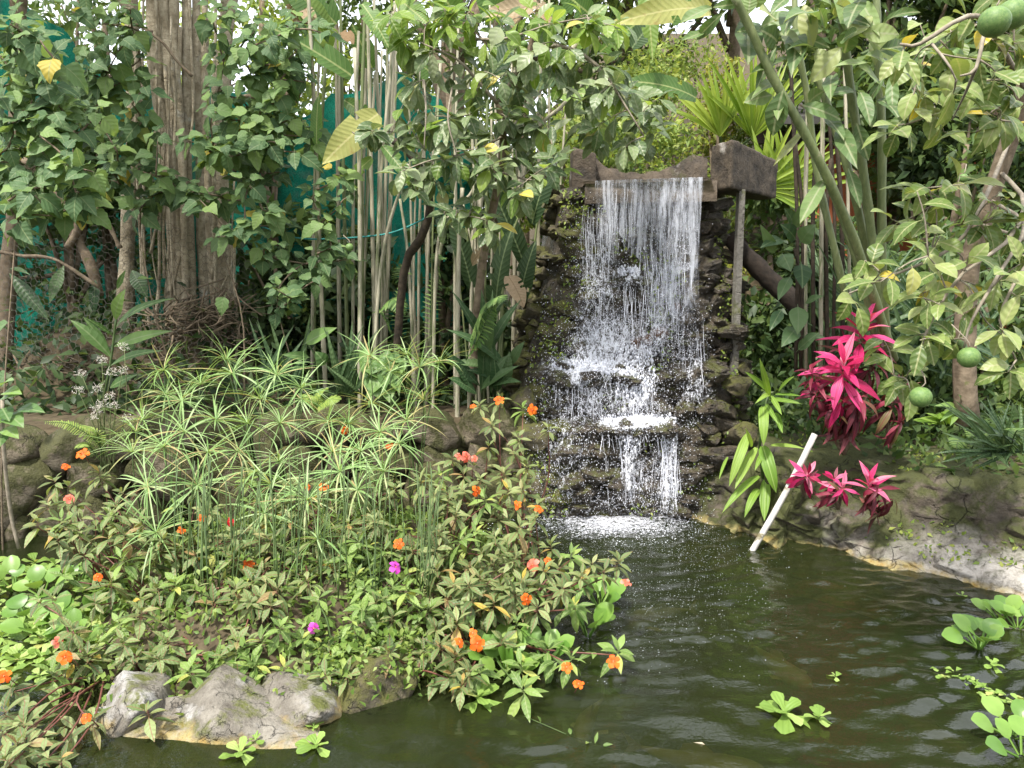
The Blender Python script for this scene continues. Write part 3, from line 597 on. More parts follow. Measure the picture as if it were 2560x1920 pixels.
# ================================================================== background: net, building, trees, hillside
def cr(k, x, y):                                     # crop coordinates -> photo pixels
    ox, oy = {1: (0, 0), 2: (850, 0), 3: (1700, 0), 4: (0, 640), 5: (850, 640), 6: (1700, 640), 7: (0, 1260), 8: (850, 1260), 9: (1700, 1260)}[k]
    return (ox + x / 2.514, oy + y / 2.514)
# ---- teal shade net
t = NT('shade_net'); tc = t.n('TexCoord').outputs['Object']; nz = t.noise(tc, 3.2, 5, .65); fn = t.noise(tc, 90, 2)
col = t.mix(t.rng(nz, .35, .65), (.008, .095, .066, 1), (.022, .215, .145, 1)); col = t.mix(t.rng(t.noise(tc, 7, 5, .7), .48, .66, 0, .6), col, (.10, .13, .10, 1))
col = t.mix(t.rng(fn, .45, .62, 0, .5), col, (.005, .06, .042, 1))
net_bs = t.n('MixShader', {0: .5, 1: t.n('BsdfDiffuse', {'Color': col, 'Normal': t.n('Bump', {'Strength': .4, 'Distance': .01, 'Height': nz}).outputs[0]}).outputs[0], 2: t.n('BsdfTranslucent', {'Color': t.mix(1.0, col, (1.4, 1.4, 1.4, 1), 'MULTIPLY')}).outputs[0]}).outputs[0]
M_net = t.done(net_bs)
def netsheet(name, top, bot, Yc, label, fold=.1, n=90, m=40, ph=0.0):
    tp = [at(a, b, Yc) for a, b in top]; xs = [p.x for p in tp]; zs = [p.z for p in tp]; V = []
    for j in range(m + 1):
        for k in range(n + 1):
            x = lerp(xs[0], xs[-1], k / n); zt = np.interp(x, xs, zs); v_ = j / m; z = lerp(zt, bot, v_)
            dx = fold * .8 * math.sin(v_ * 2.2 + x) * v_
            y = Yc + fold * math.sin(x * 6.5 + v_ * 3.2 * math.sin(x * 1.7 + ph)) * (.25 + v_) + .5 * fold * math.sin(x * 15 + ph + v_ * 4) * v_
            V.append((x + dx, y, z - .12 * math.sin(math.pi * ((k / n * 4) % 1)) * (1 - v_)))
    V = np.array(V); V[:, 1] += .06 * fbm(V * 2.5 + ph, 3); i = np.arange((n + 1) * (m + 1)).reshape(m + 1, n + 1)
    f = np.stack([i[:-1, :-1], i[:-1, 1:], i[1:, 1:], i[1:, :-1]], -1).reshape(-1, 4); c = Vector((sum(xs) / len(xs), Yc, bot))
    return tag(link(name, mesh_from(name, V - np.array(c), f, M_net), Matrix.Translation(c)), label, 'net')
netsheet('shade_net', [(-240, -90), (60, -20), (150, 60), (240, 145), (330, 200), (480, 215), (560, 180)], .4, 7.5, 'teal shade net behind the thick trunk cluster, its top edge sloping down', .15)
netsheet('shade_net', [(470, 160), (600, 205), (690, 235), (760, 260), (900, 195), (1020, 175), (1100, 210), (1180, 420)], .4, 7.25, 'teal shade net in deep folds behind the tall bamboo-like canes', .2, ph=2.0)
mb = MB(); mb.tube(curve_pts([at(640, 560, 5.5), at(720, 590, 5.4), at(800, 598, 5.3), at(930, 590, 5.3), at(1000, 575, 5.3), at(1085, 535, 5.4)], 30), .006, 6)
tag(mb.build('teal_rope', plainmat('rope_fibre', (.02, .16, .15), (.06, .28, .26), 60, .8, .5), None, at(800, 598, 5.3)), 'thin teal rope strung between the canes', 'rope')

# ---- terracotta coloured building behind the canes
M_terra = plainmat('terracotta_board', (.30, .085, .035), (.42, .14, .065), 5, .8, .3, .2, third=((.16, .06, .035), .62))
M_pale = plainmat('pale_green_panel', (.34, .38, .30), (.52, .55, .46), 4, .6, .2, .3, stretch=(14, 14, .6), third=((.16, .22, .13), .58))
M_roof = plainmat('roof_sheet', (.045, .042, .038), (.09, .085, .075), 3, .5, .2, .4)
M_darkin = plainmat('dark_timber', (.03, .022, .016), (.07, .05, .035), 10, .8, .6)
bd = thing('garden_building', at(2300, 700, 9.2), 'terracotta boarded building behind the tall canes', 'building')
px = 1955.0; k = 0
while px < 2760:
    w = 66; a = at(px, 600, 9.2); b = at(px + w - 5, 600, 9.2); striped = 2225 < px < 2330
    mb = MB(); mb.box(((a.x + b.x) / 2, 9.2 + rnd(-.015, .015), 1.75), (b.x - a.x, .05, 2.7)); mb.build('board', M_pale if striped else M_terra, bd, ((a.x + b.x) / 2, 9.2, .4), False); px += w; k += 1
a = at(1900, 200, 9); b = at(2780, 200, 9)
mb = MB(); mb.add([(a.x - .1, 8.75, 3.28), (b.x, 8.75, 3.28), (b.x, 11.5, 4.1), (a.x - .1, 11.5, 4.1), (a.x - .1, 8.75, 3.2), (b.x, 8.75, 3.2)], [(0, 1, 2, 3), (4, 5, 1, 0)]); mb.build('roof', M_roof, bd, None, False)
for px in (1962, 2200, 2345, 2560):
    p = at(px, 600, 9.1); mb = MB(); mb.box((p.x, 9.1, 1.8), (.1, .1, 2.8)); mb.build('post', M_darkin, bd, (p.x, 9.1, .4), False)
mb = MB(); mb.box(((a.x + b.x) / 2, 9.12, 3.12), (b.x - a.x, .06, .14)); mb.build('beam', M_darkin, bd, None, False)

# ---- trees
M_bark = stonemat('mossy_bark', (.30, .25, .165), (.56, .49, .36), moss=(.11, .11, .035), mossamt=.36, rough=.85, light=((.58, .56, .48), .62), scale=11, bump=1.0)
M_bark2 = plainmat('brown_bark', (.10, .075, .05), (.23, .18, .125), 18, .9, .9, .2, third=((.09, .10, .03), .58))
M_twig = plainmat('grey_twig', (.16, .135, .10), (.30, .26, .2), 30, .8, .4, .2)
M_darkstem = plainmat('dark_stem', (.02, .016, .012), (.06, .045, .03), 25, .8, .6, .2)
M_crownA = leafmat('crown_leaf_mid', [(0, (.035, .07, .018)), (.5, (.07, .12, .03)), (1, (.12, .17, .045))], island=True, transl=.35)
M_crownB = leafmat('crown_leaf_bright', [(0, (.11, .17, .035)), (.5, (.20, .28, .06)), (1, (.34, .38, .09))], island=True, transl=.4)
M_crownC = leafmat('crown_leaf_dark', [(0, (.02, .04, .014)), (.6, (.04, .075, .022)), (1, (.08, .12, .035))], island=True, transl=.3)
M_crownY = leafmat('crown_leaf_yellow', [(0, (.14, .18, .03)), (.5, (.24, .27, .05)), (1, (.38, .34, .06))], island=True, transl=.4)
def crown(parent, blobs, nleaf, L, W, mat, name='crown', stuff=False):
    P = []; Nn = []
    tot = sum(b[3] ** 2 for b in blobs)
    for (x, y, z, r) in blobs:
        n = max(20, int(nleaf * r * r / tot)); d = rng.normal(size=(n, 3)); d /= np.linalg.norm(d, axis=1)[:, None]; rr = r * rng.uniform(.35, 1.08, n) ** .6
        P.append(np.array([x, y, z]) + d * rr[:, None] * np.array([1, 1, .75])); Nn.append(d * .5 + np.array([0, -.2, .8]))
    V, F_ = leafcloud(np.concatenate(P), np.concatenate(Nn), L, W); Lc = WL[parent.name] if parent else Vector((0, 0, 0))
    o = link(name, mesh_from(name, V - np.array(Lc), F_, mat), Matrix.Translation(Lc), parent)
    return o
def bgtree(name, x, y, h, rx, label, cat, mat, nleaf=5000, L=.16, W=.07, group='trees and shrubs on the slope behind the waterfall', z0=None, low=.35, nb=16, trunk=True):
    z = gh(x, y) if z0 is None else z0; o = thing(name, (x, y, z), label, cat, group); bl = []
    for k in range(nb):
        th = rnd(0, 6.28); q = math.sqrt(random.random()); zz = rnd(low, 1); sh = math.sin(math.pi * min(1, .25 + .7 * (zz - low) / (1 - low + 1e-6)))
        bl.append((x + math.cos(th) * q * rx * sh, y + math.sin(th) * q * rx * sh, z + h * zz, rx * rnd(.28, .5)))
    crown(o, bl, nleaf, L, W, mat)
    mb = MB(); r0 = .02 + .018 * h
    mb.tube(curve_pts([(x, y, z - .1), (x + rnd(-.1, .1) * h * .3, y, z + h * .4), (x + rnd(-.1, .1) * h * .4, y, z + h * .85)], 8), list(np.linspace(r0, r0 * .3, 9)), 7, .1)
    for b in bl[:8]: mb.tube(curve_pts([(x, y, z + h * rnd(.25, .5)), (lerp(x, b[0], .5), lerp(y, b[1], .5), lerp(z + h * .4, b[2], .6)), b[:3]], 5), list(np.linspace(r0 * .45, r0 * .1, 6)), 5)
    mb.build('trunk', M_bark2, o); return o
def bgpx(name, px, py_top, Y, rx, *a, **k):
    p = at(px, py_top, Y); z = gh(p.x, p.y); return bgtree(name, p.x, p.y, max(.5, p.z - z), rx, *a, **k)
bgpx('leafy_shrub', 1500, 250, 9.5, .9, 'light green shrub on the slope above the trough water', 'shrub', M_crownB, 4000, .09, .04, low=.1)
bgpx('leafy_shrub', 1620, 170, 10.5, 1.0, 'fine leaved bright shrub behind the hanging pale banana leaf', 'shrub', M_crownB, 5000, .09, .035, low=.1)
bgpx('leafy_shrub', 1745, 120, 11.5, 1.1, 'bright feathery shrub on the slope over the fan palm', 'shrub', M_crownB, 5000, .09, .035, low=.1)
bgpx('leafy_shrub', 1800, 165, 10.0, .55, 'small yellow green shrub on the slope beside the leaning cane', 'shrub', M_crownY, 1800, .08, .035, low=.1)
bgpx('leafy_shrub', 1680, 300, 8.8, .6, 'low mixed green shrub just behind the concrete trough', 'shrub', M_crownB, 2500, .08, .035, low=.1)
bgpx('leafy_shrub', 1560, 330, 8.3, .6, 'low dull green shrub behind the worn rim of the trough', 'shrub', M_crownA, 2500, .08, .035, low=.1)
bgpx('broadleaf_tree', 1560, -620, 15, 2.4, 'tall slope tree over the middle of the waterfall', 'tree', M_crownB, 6000, .2, .08, low=.3)
bgpx('broadleaf_tree', 1850, -700, 16, 2.8, 'tall slope tree over the fan palm and leaning cane', 'tree', M_crownA, 7000, .2, .08, low=.25)
bgpx('broadleaf_tree', 1300, -600, 14, 2.2, 'tall slope tree behind the dark torn banana leaf', 'tree', M_crownA, 6000, .2, .08, low=.3)
bgpx('broadleaf_tree', 2330, -300, 13, 2.3, 'dark tree rising behind the terracotta building', 'tree', M_crownC, 6500, .18, .08, low=.35)
bgpx('broadleaf_tree', 2640, -300, 11, 2.2, 'dark tree behind the hanging green limes', 'tree', M_crownC, 6000, .18, .08, low=.2)
bgpx('broadleaf_tree', 1020, -150, 14, 1.5, 'thin pale tree seen beyond the top of the shade net', 'tree', M_crownB, 1700, .2, .07, low=.35)
bgpx('broadleaf_tree', 240, -120, 15, 1.8, 'thin leafy tree beyond the sloping net edge', 'tree', M_crownA, 1500, .2, .07, low=.4)
bgpx('broadleaf_tree', 2120, 60, 12, 1.5, 'bushy green tree between the leaning canes and the building roof', 'tree', M_crownA, 4000, .15, .07, low=.2)

bgpx('garden_shrub', 1230, 330, 7.6, .8, 'grey green shrub behind the cane thicket next to the wall', 'shrub', M_crownA, 4000, .11, .05, low=.05)
bgpx('garden_shrub', 1400, 300, 7.9, .8, 'pale green shrub right behind the left end of the trough', 'shrub', M_crownB, 4000, .10, .045, low=.05)
bgpx('garden_shrub', 1930, 430, 7.4, .7, 'green shrub below the fan palm beside the trough end', 'shrub', M_crownA, 3500, .11, .045, low=.05)
bgpx('garden_shrub', 2080, 620, 6.6, .8, 'dark shrub at the foot of the leaning canes', 'shrub', M_crownC, 3500, .11, .05, low=.05)
bgpx('garden_shrub', 2330, 330, 7.6, .6, 'glossy dark shrub in front of the pale striped panel', 'shrub', M_crownC, 2500, .12, .06, low=.1)
bgpx('garden_shrub', 2260, 690, 6.0, .7, 'leafy green shrub behind the cordyline', 'shrub', M_crownA, 3000, .10, .04, low=.05)
bgpx('garden_shrub', 2480, 560, 5.8, .8, 'light green shrub behind the mossy citrus trunk', 'shrub', M_crownA, 4000, .10, .04, low=.05)
bgpx('garden_shrub', 2600, 330, 6.6, .9, 'dense green shrub at the end of the building', 'shrub', M_crownC, 4000, .11, .045, low=.05)

bgpx('garden_shrub', 150, 330, 6.7, .7, 'sparse dull shrub between the net and the mossy trunk', 'shrub', M_crownC, 1500, .12, .06, low=.1)
bgpx('garden_shrub', 690, 560, 6.6, .6, 'dark shrub behind the teal rope next to the fig', 'shrub', M_crownC, 2200, .12, .06, low=.05)
bgpx('garden_shrub', 900, 620, 6.9, .6, 'dark low shrub behind the bare canes', 'shrub', M_crownC, 1800, .12, .055, low=.05)
bgpx('garden_shrub', 1110, 560, 6.7, .6, 'dark low shrub behind the second cane thicket', 'shrub', M_crownC, 2000, .12, .055, low=.05)

bgpx('broadleaf_tree', 640, -160, 10.5, 1.3, 'light leafy tree showing in the gap between fig and canes', 'tree', M_crownB, 2600, .15, .065, low=.3)
bgpx('broadleaf_tree', 860, -140, 11.0, 1.3, 'light leafy tree behind the dead hanging leaves', 'tree', M_crownA, 2600, .15, .065, low=.3)
bgpx('broadleaf_tree', 2250, -160, 8.6, 1.2, 'leafy tree whose crown hangs over the building roof', 'tree', M_crownA, 4200, .15, .07, low=.42)
bgpx('broadleaf_tree', 2520, -120, 8.2, 1.2, 'leafy tree behind the topmost green fruits', 'tree', M_crownA, 4200, .15, .07, low=.35)
bgpx('garden_shrub', 2420, 230, 7.0, .7, 'tall green shrub hiding most of the terracotta boards', 'shrub', M_crownA, 1300, .12, .05, low=.1)
bgpx('garden_shrub', 240, 260, 7.0, .5, 'climbing foliage over the net beside the fig', 'shrub', M_crownA, 1300, .12, .06, low=.15)
bgpx('garden_shrub', 660, 260, 7.0, .55, 'climbing foliage over the folded net beyond the fig', 'shrub', M_crownA, 1800, .12, .06, low=.2)

# ---- strangler fig with many fused stems
fig = thing('fig_tree', at(430, 1010, 6.1), 'big pale multi-stemmed fig trunk with hanging roots, behind the lobed-leaf bush', 'tree')
def col_tube(name, pts, wpx, Y, mat, parent, n=9, seg=26, wob=.10, flare=1.0):
    ctrl = [at(a, b, Y) for a, b in pts]; c = curve_pts(ctrl, seg); r = wpx / FPX * Y / 2 * .74; rad = [r * (1 + .16 * math.sin(i * .9 + r * 99)) * (1 + (flare - 1) * max(0, (i / seg - .7) / .3)) for i in range(seg + 1)]
    mb = MB(); mb.tube(c, rad, n, wob); return mb.build(name, mat, parent)
for pts, w, dy, fl in [([(375, -260), (384, 0), (408, 280), (432, 480), (440, 760), (430, 1040)], 58, 0, 1.5), ([(405, -260), (412, 0), (437, 280), (450, 560), (470, 1040)], 44, -.08, 1.3),
                       ([(462, -260), (465, 0), (472, 560), (490, 1040)], 30, -.05, 1.2), ([(495, -260), (490, 0), (502, 500), (520, 1040)], 30, .02, 1.3), ([(520, -260), (512, 0), (520, 500), (560, 1040)], 24, -.06, 1.3),
                       ([(300, -200), (332, 100), (335, 320), (318, 620), (300, 1040)], 48, .05, 1.5), ([(590, -200), (560, 150), (545, 380), (560, 640), (590, 1040)], 52, .12, 1.5), ([(440, -260), (436, 60), (455, 400), (465, 800), (462, 1040)], 26, -.12, 1.2)]:
    col_tube('stem', pts, w, 6.1 + dy, M_bark, fig, flare=fl)
for k in range(22):
    x = rnd(330, 590); y0 = rnd(-100, 620); y1 = rnd(y0 + 260, 1040); col_tube('aerial_root', [(x, y0), (x + rnd(-10, 10), lerp(y0, y1, .4)), (x + rnd(-16, 16), lerp(y0, y1, .75)), (x + rnd(-25, 25), y1)], rnd(5, 13), 5.98 - rnd(0, .15), M_bark, fig, 5, 14, .12)
for pts, w in [([(560, 260), (620, 240), (680, 255), (715, 245), (725, 215)], 16), ([(380, 80), (330, 50), (280, -30)], 12), ([(365, 75), (410, 110), (440, 150), (480, 190)], 10), ([(240, 520), (215, 450), (185, 380), (190, 250), (195, 0)], 9), ([(300, 620), (270, 560), (225, 505)], 16), ([(0, 630), (60, 640), (140, 650), (250, 720)], 12)]:
    col_tube('limb', pts, w, 5.8, M_bark2, fig, 6, 16, .1)
mb = MB()
for cx, cy, sx, sy, n in [(160, 940, 80, 60, 90), (460, 800, 120, 60, 120), (420, 930, 150, 70, 70), (570, 800, 60, 90, 60)]:       # matted dead roots
    for k in range(n):
        c = at(random.gauss(cx, sx * .5), random.gauss(cy, sy * .5), 5.75 + rnd(-.12, .12)); d = Vector((rnd(-1, 1), rnd(-.4, .4), rnd(-.7, .4))) * rnd(.05, .2)
        mb.tube([c - d, c + Vector((rnd(-.03, .03), rnd(-.05, .02), rnd(-.03, .03))), c + d], rnd(.003, .009), 4)
o = mb.build('root_mat', M_bark2, fig); o['kind'] = 'stuff'
crown(fig, [(-3.4, 5.6, 4.3, .9), (-2.4, 5.4, 4.9, 1.0), (-4.2, 5.0, 3.9, .9), (-3.0, 4.6, 4.6, .9), (-1.9, 6.2, 4.6, .8), (-4.6, 6.2, 4.6, 1.0), (-3.8, 4.0, 4.3, .8), (-1.6, 5.2, 5.4, .8), (-.8, 6.0, 5.6, .8), (-2.6, 3.9, 4.7, .6)], 2200, .15, .075, M_crownA)
ot = thing('mossy_tree', at(45, 900, 5.9), 'brown mossy trunk standing before the net in the top corner', 'tree')
col_tube('trunk', [(40, -250), (45, 0), (48, 160), (40, 400), (20, 700), (10, 1000)], 46, 5.9, M_bark2, ot, 9, 20, .1)
col_tube('limb', [(170, 620), (195, 560), (150, 500), (130, 440), (60, 400)], 30, 5.9, M_bark2, ot, 7, 14, .1)
col_tube('limb', [(250, 740), (225, 660), (195, 600), (160, 540)], 34, 5.95, M_bark2, ot, 7, 14, .1)
crown(ot, [(-5.0, 5.2, 4.2, .8), (-4.2, 6.6, 4.4, .7), (-5.4, 6.2, 4.8, .9)], 1200, .15, .075, M_crownA)
ct = bgtree('shade_tree', -.6, 8.9, 7.8, 1.7, 'tall leafy tree behind the citrus and the cane thicket', 'tree', M_crownC, 5500, .15, .07, group=None, low=.62)
ct = bgtree('shade_tree', 4.6, 11.2, 7.4, 1.9, 'tall leafy tree over the building and leaning canes', 'tree', M_crownC, 6000, .15, .07, group=None, low=.62)

# ---- hexagonal wire netting round the roots
mb = MB(); cs = .030; x0_, x1_, z0_, z1_ = -4.05, -1.85, .55, 2.02
def wy_(x, z): return 5.66 + .10 * math.sin(x * 3.1 + z) + .07 * math.sin(z * 5 + x * 2) - .14 * math.exp(-((z - .95) / .25) ** 2) * (1 if x < -3 else .5)
W3 = math.sqrt(3) * cs / 2; nx_ = int((x1_ - x0_) / (cs * 1.5)); nz_ = int((z1_ - z0_) / (W3 * 1.0))
V = []; E = []; F_ = []; wr = .0011
def wirepts(x, z): return Vector((x + .006 * math.sin(z * 31), wy_(x, z), z + .006 * math.sin(x * 27)))
def wseg(a, b):
    d = (b - a).normalized(); s1 = d.cross(Vector((0, 1, 0))); s1.normalize(); n0 = len(V)
    for p in (a, b): V.extend([tuple(p + s1 * wr), tuple(p - s1 * wr), tuple(p + Vector((0, -wr * 1.5, 0)))])
    F_.extend([(n0, n0 + 2, n0 + 5, n0 + 3), (n0 + 2, n0 + 1, n0 + 4, n0 + 5)])
for i in range(nx_):
    for j in range(nz_ // 2):
        cx = x0_ + i * cs * 1.5; cz = z0_ + j * W3 * 2 + (W3 if i % 2 else 0)
        if cz > z1_ - .25 * abs(math.sin(cx * 2.3)) : continue
        q = [wirepts(cx + cs * math.cos(a), cz + cs * math.sin(a)) for a in (0, math.pi / 3, 2 * math.pi / 3, math.pi)]
        wseg(q[0], q[1]); wseg(q[1], q[2]); wseg(q[2], q[3])
mb.add(V, F_); tag(mb.build('wire_netting', plainmat('dull_wire', (.07, .065, .055), (.14, .125, .10), 20, .6, .1, .4, metal=.2), None, (-3, 5.6, .6)), 'hexagonal wire netting wrapped round the roots below the fig', 'netting')
# ================================================================== plants: materials and leaf sets
LM = {}
M_hib = leafmat('hibiscus_leaf', [(0, (.058, .115, .045)), (.45, (.10, .172, .068)), (.8, (.16, .25, .085)), (.985, (.23, .33, .10)), (.993, (.39, .31, .05)), (1, (.44, .35, .06))], rib=(.20, .25, .12), ribw=.003, veins=260, rough=.5, transl=.32)
LM['hib'] = leafset('lobed_leaf', 4, .135, .115, M_hib, shape=LOBED, n=9, fold=.16, curl=.7, pet=.035, wave=.006)
M_cit = leafmat('citrus_leaf', [(0, (.066, .112, .040)), (.4, (.118, .168, .072)), (.75, (.185, .240, .110)), (.975, (.28, .32, .18)), (.985, (.43, .36, .07)), (1, (.48, .40, .08))], rib=(.24, .27, .15), ribw=.0028, veins=300, rough=.33, transl=.25, spots=((.30, .31, .24), 30, .52, .5))
M_citb = leafmat('citrus_leaf_backlit', [(0, (.11, .19, .03)), (.5, (.17, .27, .045)), (1, (.25, .34, .07))], rib=(.3, .36, .14), ribw=.0028, veins=300, rough=.33, transl=.42)  # brighter, more translucent citrus green: backlighting put into the leaf colour
LM['citb'] = leafset('citrus_leaf', 4, .105, .058, M_citb, shape=ELLIP, n=6, fold=.28, curl=.6, pet=.014)
LM['cit'] = leafset('citrus_leaf', 4, .105, .055, M_cit, shape=ELLIP, n=6, fold=.28, curl=.6, pet=.014)
M_cit2 = leafmat('citrus_leaf_yellowed', [(0, (.08, .13, .03)), (.4, (.14, .20, .05)), (.75, (.22, .28, .085)), (.94, (.29, .33, .13)), (.97, (.44, .36, .045)), (1, (.48, .36, .045))], rib=(.32, .33, .16), ribw=.0028, veins=300, rough=.33, transl=.28, spots=((.36, .33, .2), 30, .55, .5))
LM['cit2'] = leafset('citrus_leaf', 4, .105, .052, M_cit2, shape=ELLIP, n=6, fold=.28, curl=.7, pet=.014)
M_imp = leafmat('impatiens_leaf', [(0, (.078, .122, .042)), (.4, (.135, .190, .066)), (.75, (.205, .262, .10)), (.94, (.26, .31, .13)), (.975, (.27, .18, .08)), (1, (.46, .36, .06))], rib=(.20, .075, .05), ribw=.0018, veins=420, rough=.42, transl=.25)
LM['imp'] = leafset('impatiens_leaf', 4, .092, .035, M_imp, shape=LANCE, n=6, fold=.22, curl=.6, pet=.006)
M_impg = leafmat('impatiens_leaf_green', [(0, (.088, .150, .037)), (.5, (.150, .237, .056)), (.9, (.237, .338, .088)), (1, (.413, .413, .100))], rib=(.24, .28, .12), ribw=.0018, veins=420, rough=.4, transl=.3)
LM['impg'] = leafset('impatiens_leaf', 4, .092, .033, M_impg, shape=LANCE, n=6, fold=.22, curl=.6, pet=.006)
M_pap = leafmat('papyrus_leaf', [(0, (.17, .29, .09)), (.5, (.29, .43, .17)), (.82, (.40, .51, .27)), (.92, (.46, .42, .19)), (1, (.42, .32, .16))], rough=.38, transl=.3, stripes=1500)
LM['pap'] = leafset('papyrus_leaf', 5, .22, .0072, M_pap, shape=BLADE, n=6, fold=.5, curl=.75)
M_stemg = plainmat('green_stem', (.035, .07, .018), (.08, .12, .035), 20, .5, .2, .4)
M_stemr = plainmat('red_stem', (.10, .03, .025), (.17, .07, .05), 30, .5, .2, .4)
M_cane = plainmat('dry_cane', (.24, .22, .155), (.42, .39, .29), 9, .7, .3, .25, third=((.15, .17, .085), .52), stretch=(6, 6, .7))
M_caneg = plainmat('green_cane', (.09, .12, .045), (.18, .21, .085), 9, .5, .3, .4, third=((.26, .25, .15), .62), stretch=(5, 5, 1))
M_ginger = leafmat('ginger_leaf', [(0, (.075, .125, .044)), (.5, (.125, .200, .069)), (.85, (.213, .288, .112)), (1, (.338, .362, .150))], rib=(.27, .30, .17), ribw=.006, veins=160, rough=.4, transl=.3, spots=((.26, .22, .14), 12, .56, .65))
LM['ginger'] = leafset('broad_leaf', 3, .25, .10, M_ginger, shape=ELLIP, n=8, fold=.2, curl=.5, across=4, wave=.006)
M_ban = leafmat('banana_leaf', [(0, (.075, .150, .037)), (.5, (.125, .225, .056)), (1, (.225, .325, .075))], rib=(.34, .38, .16), ribw=.012, veins=110, rough=.36, transl=.4)
M_bany = leafmat('banana_leaf_yellow', [(0, (.30, .33, .10)), (.5, (.40, .40, .14)), (1, (.48, .44, .18))], rib=(.55, .52, .25), ribw=.012, veins=110, rough=.45, transl=.4, spots=((.33, .22, .08), 6, .56, .6))
M_band = leafmat('banana_leaf_dark', [(0, (.03, .06, .025)), (1, (.055, .095, .04))], rib=(.2, .26, .13), ribw=.012, veins=110, rough=.36, transl=.25)
M_dead = leafmat('dead_leaf', [(0, (.20, .13, .07)), (.5, (.30, .21, .13)), (1, (.40, .31, .21))], rib=(.2, .14, .08), ribw=.01, veins=90, rough=.8, transl=.2)
for k, m in (('ban', M_ban), ('bany', M_bany), ('band', M_band), ('dead', M_dead)):
    LM[k] = leafset('paddle_leaf', 3, 1.0, .30, m, shape=STRAP, n=16, fold=.22, curl=.55, across=4, wave=.02, torn=.13 if k != 'band' else .05)
M_fern = leafmat('fern_leaf', [(0, (.065, .130, .033)), (.6, (.130, .221, .058)), (1, (.247, .338, .104))], rough=.45, transl=.3)
LM['fern'] = leafset('pinna', 3, .10, .020, M_fern, shape=BLADE, n=5, fold=.2, curl=.4)
M_fernb = leafmat('fern_leaf_bright', [(0, (.16, .25, .05)), (1, (.30, .38, .09))], rough=.45, transl=.35)
LM['fernb'] = leafset('pinna', 3, .10, .020, M_fernb, shape=BLADE, n=5, fold=.2, curl=.4)
M_let = leafmat('water_lettuce_leaf', [(0, (.16, .26, .05)), (.5, (.24, .36, .08)), (.9, (.34, .44, .14)), (1, (.44, .42, .14))], rough=.45, transl=.3, stripes=420)
LM['let'] = leafset('lettuce_leaf', 3, .085, .062, M_let, shape=SPATH, n=6, fold=.12, curl=.55, across=4, wave=.003)
M_hya = leafmat('hyacinth_leaf', [(0, (.10, .21, .035)), (.5, (.16, .29, .05)), (1, (.24, .37, .08))], rough=.32, transl=.3, spec=.45)
LM['hya'] = leafset('hyacinth_leaf', 3, .085, .082, M_hya, shape=ROUND, n=6, fold=.18, curl=.6, across=4, pet=.07, petw=.005)
M_pink = leafmat('cordyline_pink', [(0, (.34, .012, .07)), (.35, (.54, .025, .14)), (.75, (.68, .08, .26)), (1, (.74, .32, .42))], rib=(.30, .01, .05), ribw=.002, rough=.33, transl=.35, stripes=700, back=.1, spots=((.05, .06, .02), 16, .60, .5))
M_mar = leafmat('cordyline_maroon', [(0, (.06, .012, .018)), (.4, (.13, .018, .032)), (.75, (.24, .025, .055)), (.9, (.12, .08, .035)), (1, (.16, .12, .05))], rib=(.2, .02, .04), ribw=.002, rough=.4, transl=.2, stripes=700, back=.1, spots=((.05, .06, .02), 16, .60, .5))
LM['pink'] = leafset('cordyline_leaf', 3, .20, .052, M_pink, shape=LANCE, n=8, fold=.3, curl=.6); LM['mar'] = leafset('cordyline_leaf', 3, .20, .042, M_mar, shape=LANCE, n=8, fold=.3, curl=1.3)
M_grass = leafmat('palm_grass_leaf', [(0, (.13, .25, .03)), (.5, (.20, .33, .05)), (1, (.28, .40, .08))], rib=(.30, .42, .12), ribw=.002, rough=.4, transl=.38, stripes=650)
LM['pg'] = leafset('strap_leaf', 3, .25, .040, M_grass, shape=STRAP, n=9, fold=.25, curl=1.0, across=4)
LM['pgs'] = leafset('strap_leaf', 3, .25, .040, M_grass, shape=STRAP, n=8, fold=.25, curl=.35, across=4)
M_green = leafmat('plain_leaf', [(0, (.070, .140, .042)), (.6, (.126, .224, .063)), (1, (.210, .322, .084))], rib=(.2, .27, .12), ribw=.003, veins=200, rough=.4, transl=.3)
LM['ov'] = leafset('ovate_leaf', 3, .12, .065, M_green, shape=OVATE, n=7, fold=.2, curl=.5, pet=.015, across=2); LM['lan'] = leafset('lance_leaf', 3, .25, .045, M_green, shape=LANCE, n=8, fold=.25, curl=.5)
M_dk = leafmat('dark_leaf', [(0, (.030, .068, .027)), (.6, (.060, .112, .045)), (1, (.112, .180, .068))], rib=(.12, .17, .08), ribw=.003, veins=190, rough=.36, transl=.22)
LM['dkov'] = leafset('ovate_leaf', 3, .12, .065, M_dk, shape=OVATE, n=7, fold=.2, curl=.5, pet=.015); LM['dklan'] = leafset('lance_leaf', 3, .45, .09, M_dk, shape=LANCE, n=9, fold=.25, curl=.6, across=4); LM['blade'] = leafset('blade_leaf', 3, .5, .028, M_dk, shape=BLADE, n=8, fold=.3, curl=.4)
M_palm = leafmat('fan_palm_leaf', [(0, (.16, .26, .03)), (.5, (.26, .36, .05)), (1, (.36, .44, .08))], rib=(.3, .4, .1), ribw=.003, rough=.35, transl=.45)
LM['palm'] = leafset('palm_segment', 2, .5, .045, M_palm, shape=STRAP, n=5, fold=.5, curl=.35)
